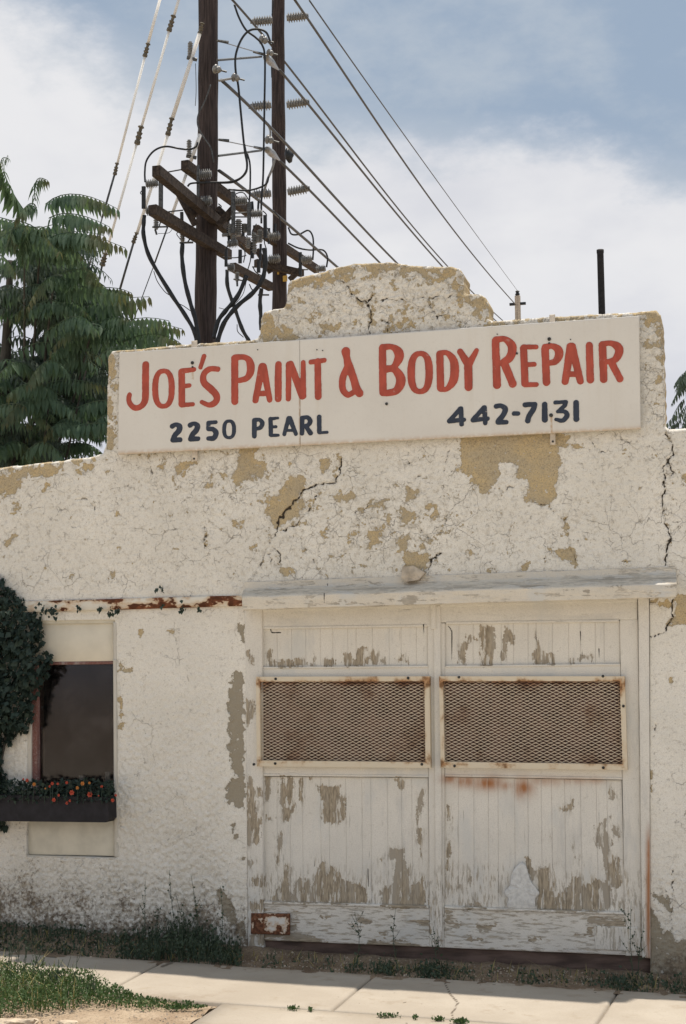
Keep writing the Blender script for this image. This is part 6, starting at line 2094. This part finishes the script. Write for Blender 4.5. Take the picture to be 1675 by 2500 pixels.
WEEDS = [((356, 2262), (355, 2150), 'slender weed standing left of the taller weeds by the stucco wall'),
         ((437, 2262), (413, 2124), 'tallest leaning weed against the stucco wall left of the doors'),
         ((452, 2262), (428, 2180), 'short branching weed between the two tallest ones at the wall'),
         ((486, 2262), (466, 2134), 'tall weed leaning left, nearest the doors of the tall ones'),
         ((540, 2275), (538, 2162), 'thin weed just left of the peeled plaster near the door frame'),
         ((385, 2262), (388, 2215), 'small bushy weed at the wall between taller weeds'),
         ((872, 2322), (866, 2226), 'branching weed in front of the left door'),
         ((968, 2318), (966, 2218), 'single thin weed stalk in front of the right part of the left door'),
         ((1066, 2330), (1058, 2262), 'weed growing below the post between the doors'),
         ((1545, 2345), (1541, 2200), 'tall weed at the right foot of the right door'),
         ((1556, 2348), (1572, 2258), 'short weed leaning right at the right foot of the right door')]
for i, (a, b2, lab) in enumerate(WEEDS):
    yb = -0.10 if a[0] < 600 else -0.16
    pb = at_y(a[0], a[1], yb)
    pb[2] = float(surf_z(pb[0], yb))
    pt = at_y(b2[0], b2[1], yb + .03)
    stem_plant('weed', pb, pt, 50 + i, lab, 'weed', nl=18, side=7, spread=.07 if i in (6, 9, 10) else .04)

# clump at the lower left, in the sun
N = 9000
poly = np.array([(-60, 2372), (60, 2382), (130, 2392), (230, 2402), (300, 2425), (345, 2440), (400, 2446), (462, 2458), (460, 2466), (400, 2464), (350, 2468), (310, 2462), (240, 2462), (150, 2470), (60, 2480), (-60, 2500)], float)
poly3 = np.array([gxy(a, b2)[:2] for a, b2 in poly])
mn, mx = poly3.min(0), poly3.max(0)
X = RNG.uniform(mn[0], mx[0], N * 2)
Y = RNG.uniform(mn[1], mx[1], N * 2)
ins = poly_sd(X, Y, poly3) > 0
X, Y = X[ins], Y[ins]
pxx, pyy = proj(np.stack([X, Y, gz(X)], 1))
hg = np.where(pxx < 300, .034 + .050 * np.clip((300 - pxx) / 120, 0, 1), np.clip((470 - pxx) / 170, .2, 1) * .035)
hg = hg * (.6 + .8 * fbm(X * 8, Y * 8, 1, 2, 4))
P = np.stack([X, Y, gz(X) + hg * RNG.uniform(0, 1, len(X)) ** .7], 1)
A = leaf_mass(P, RNG.normal(0, 1, (len(P), 3)) + np.array([0, 0, .8]), RNG.uniform(.008, .018, len(P)), 8)
c2 = RNG.random(len(X)) < .08
Bb = blades(np.stack([X, Y, gz(X)], 1)[c2], hg[c2] * RNG.uniform(.6, 1.25, c2.sum()), .9, .0025, 9)
Vg, Fg = merge([A, Bb])
o = mesh_obj('ground_cover', Vg, Fg, MT['weed'], None, kind='stuff')
tag(o, 'bright green weeds spilling over the pavement edge at the lower left', 'weeds')
c4 = (RNG.random(len(X)) < .035) & (pxx < 290)
Bl = blades(np.stack([X, Y, gz(X)], 1)[c4], RNG.uniform(.06, .15, c4.sum()) * np.clip((330 - pxx[c4]) / 200, .3, 1), .8, .0024, 23)
o = mesh_obj('grass', Bl[0], Bl[1], MT['weed'], None, kind='stuff')
tag(o, 'loose long green grass standing in the clump at the lower left', 'grass')
c3 = (RNG.random(len(X)) < .02) & (pxx < 200)
Bs = blades(np.stack([X, Y, gz(X)], 1)[c3], RNG.uniform(.08, .17, c3.sum()), 1.0, .0022, 19)
o = mesh_obj('dry_grass', Bs[0], Bs[1], MT['straw'], None, kind='stuff')
tag(o, 'pale long grass blades in the green clump at the lower left', 'dry grass')
P = []
for cx, cy, w_, n in ((478, 2461, 26, 120), (712, 2465, 14, 80), (757, 2468, 5, 40), (948, 2483, 24, 110), (1015, 2487, 5, 25), (1072, 2491, 14, 90), (1125, 2497, 18, 200), (430, 2463, 30, 160), (455, 2452, 20, 60)):
    for _ in range(n):
        q = gxy(cx + r.gauss(0, w_ * .5), cy + r.gauss(0, 1.6), .002)
        P.append(q + np.array([0, 0, r.random() * .014]))
A = leaf_mass(np.array(P), RNG.normal(0, 1, (len(P), 3)) + np.array([0, 0, .9]), RNG.uniform(.008, .016, len(P)), 12)
o = mesh_obj('joint_weeds', A[0], A[1], MT['weed'], None, kind='stuff')
tag(o, 'small green tufts growing out of the pavement joint', 'weeds')
Z8 = lambda x, y: (x / 5.2267, 2180 + y / 5.2267)
TW = [((140, 1150), (110, 600)), ((215, 1120), (235, 590)), ((250, 1050), (320, 610)), ((290, 1030), (362, 650)), ((150, 900), (205, 640)), ((380, 1090), (562, 670)), ((590, 1120), (430, 740)), ((470, 1000), (400, 850)),
      ((730, 1140), (750, 850)), ((760, 1120), (805, 845)), ((790, 1110), (905, 810)), ((890, 1160), (990, 795)), ((660, 1140), (580, 890)), ((940, 1150), (1020, 1030)), ((1160, 1230), (1230, 1068)), ((700, 1150), (670, 980)),
      ((30, 1000), (0, 800)), ((60, 1050), (110, 780)), ((1180, 1260), (1222, 1125)), ((510, 1050), (570, 820)), ((1100, 1250), (1112, 1130))]
for i, (a, b2) in enumerate(TW):
    base = gxy(*Z8(a[0], a[1] + 130))
    tip = at_y(*Z8(*b2), base[1] + r.uniform(-.04, .04))
    stem_plant('weed', base, tip, 300 + i, 'thin bare weed stem rising from the green clump at the lower left', 'weed', 'weedd', nl=4, rad=.0026, side=4, ll=.008, spread=.045,
               group='bare stems of the clump at the lower left')

# broken kerb stone and rubble at the lower left
def rock(name, c, R_, seed, mat, sub=3):
    bm = bmesh.new()
    bmesh.ops.create_icosphere(bm, subdivisions=sub, radius=1)
    rr = random.Random(seed)
    pl = [Vector((rr.gauss(0, 1), rr.gauss(0, 1), rr.gauss(0, 1))).normalized() for _ in range(11)]
    for v in bm.verts:
        p = v.co.copy()
        for q in pl:
            dd = p.dot(q) - .52
            if dd > 0:
                p -= q * dd
        x, y, z = p
        p *= 1 + .09 * math.sin(5 * x + seed) * math.cos(6 * y) + .05 * math.sin(13 * z + 7 * x)
        v.co = Vector((p.x * R_[0] + c[0], p.y * R_[1] + c[1], p.z * R_[2] + c[2]))
    V = np.array([tuple(v.co) for v in bm.verts])
    Fc = [tuple(v.index for v in f.verts) for f in bm.faces]
    bm.free()
    return mesh_obj(name, V, Fc, mat, None, False)


c = gxy(52, 2498)
o = rock('kerb_stone', (c[0], c[1] - .02, c[2] - .01), (.17, .10, .062), 3, MT['stone'], 4)
tag(o, 'broken pale kerb stone in the bottom left corner below the weeds', 'stone')
c = gxy(170, 2486)
o = rock('kerb_stone', (c[0], c[1] - .02, c[2] - .03), (.13, .07, .040), 8, MT['stone'], 4)
tag(o, 'smaller flat piece of broken kerb right of the corner stone', 'stone')
# pebbles
Vs, Fs = [], []
tetra = np.array([(1, 0, -.3), (-.5, .87, -.3), (-.5, -.87, -.3), (0.1, 0, .7), (.5, .5, .3), (-.4, -.4, .35)])
tf = [(0, 4, 3), (4, 1, 3), (1, 5, 3), (5, 2, 3), (2, 0, 3), (0, 1, 4), (1, 2, 5), (2, 1, 0)]
for k in range(2600):
    if k < 1700:
        x, y = r.uniform(-2.6, 2.4), r.uniform(SW_B - .03, -.03)
        z = float(surf_z(np.array([x]), np.array([y]))[0]) + .002
    else:
        x, y = r.uniform(DIRT_W - 1.6, DIRT_W), r.uniform(SW_F - .9, SW_F)
        z = float(gz(x)) - .012
    s_ = r.uniform(.002, .009) * (1.6 if r.random() < .05 else 1)
    an = r.uniform(0, 6.28)
    Rm = np.array([[math.cos(an), -math.sin(an), 0], [math.sin(an), math.cos(an), 0], [0, 0, 1]])
    b0 = len(Vs)
    Vs += list((tetra * s_) @ Rm.T + np.array([x, y, z]))
    Fs += [tuple(i + b0 for i in f) for f in tf]
mesh_obj('gravel', np.array(Vs), Fs, MT['pebble'], None, kind='stuff')

# tin patch nailed on the right door
PT = Z5([(520, 1648), (548, 1668), (562, 1715), (580, 1765), (622, 1818), (620, 1840), (603, 1860), (604, 1912), (604, 1918), (450, 1916), (447, 1862), (425, 1838), (428, 1812), (455, 1785), (462, 1740), (480, 1690)])
PT = [np.array(p) for p in PT]
cx = sum(PT) / len(PT)
pv = spline(PT + [PT[0]], 3)[:-1]
rings = []
for s_, y in ((1.0, 0.012), (0.985, 0.001), (0.93, -0.004), (0.7, -0.006), (0.35, -0.008)):
    rings.append([at_y(cx[0] + (p[0] - cx[0]) * s_, cx[1] + (p[1] - cx[1]) * s_, y + r.uniform(-.0012, .0012) + 0.006) for p in pv])
n = len(pv)
Vs = [p for R_ in rings for p in R_] + [at_y(cx[0], cx[1], -.003)]
Fs = []
for k in range(len(rings) - 1):
    for i in range(n):
        Fs.append((k * n + i, (k + 1) * n + i, (k + 1) * n + (i + 1) % n, k * n + (i + 1) % n))
Fs += [((len(rings) - 1) * n + i, len(Vs) - 1, (len(rings) - 1) * n + (i + 1) % n) for i in range(n)]
mesh_obj('tin_patch', np.array(Vs), Fs, MT['patch'], door_r, False, label='pale bluish arrow-shaped metal patch near the bottom of the right door')
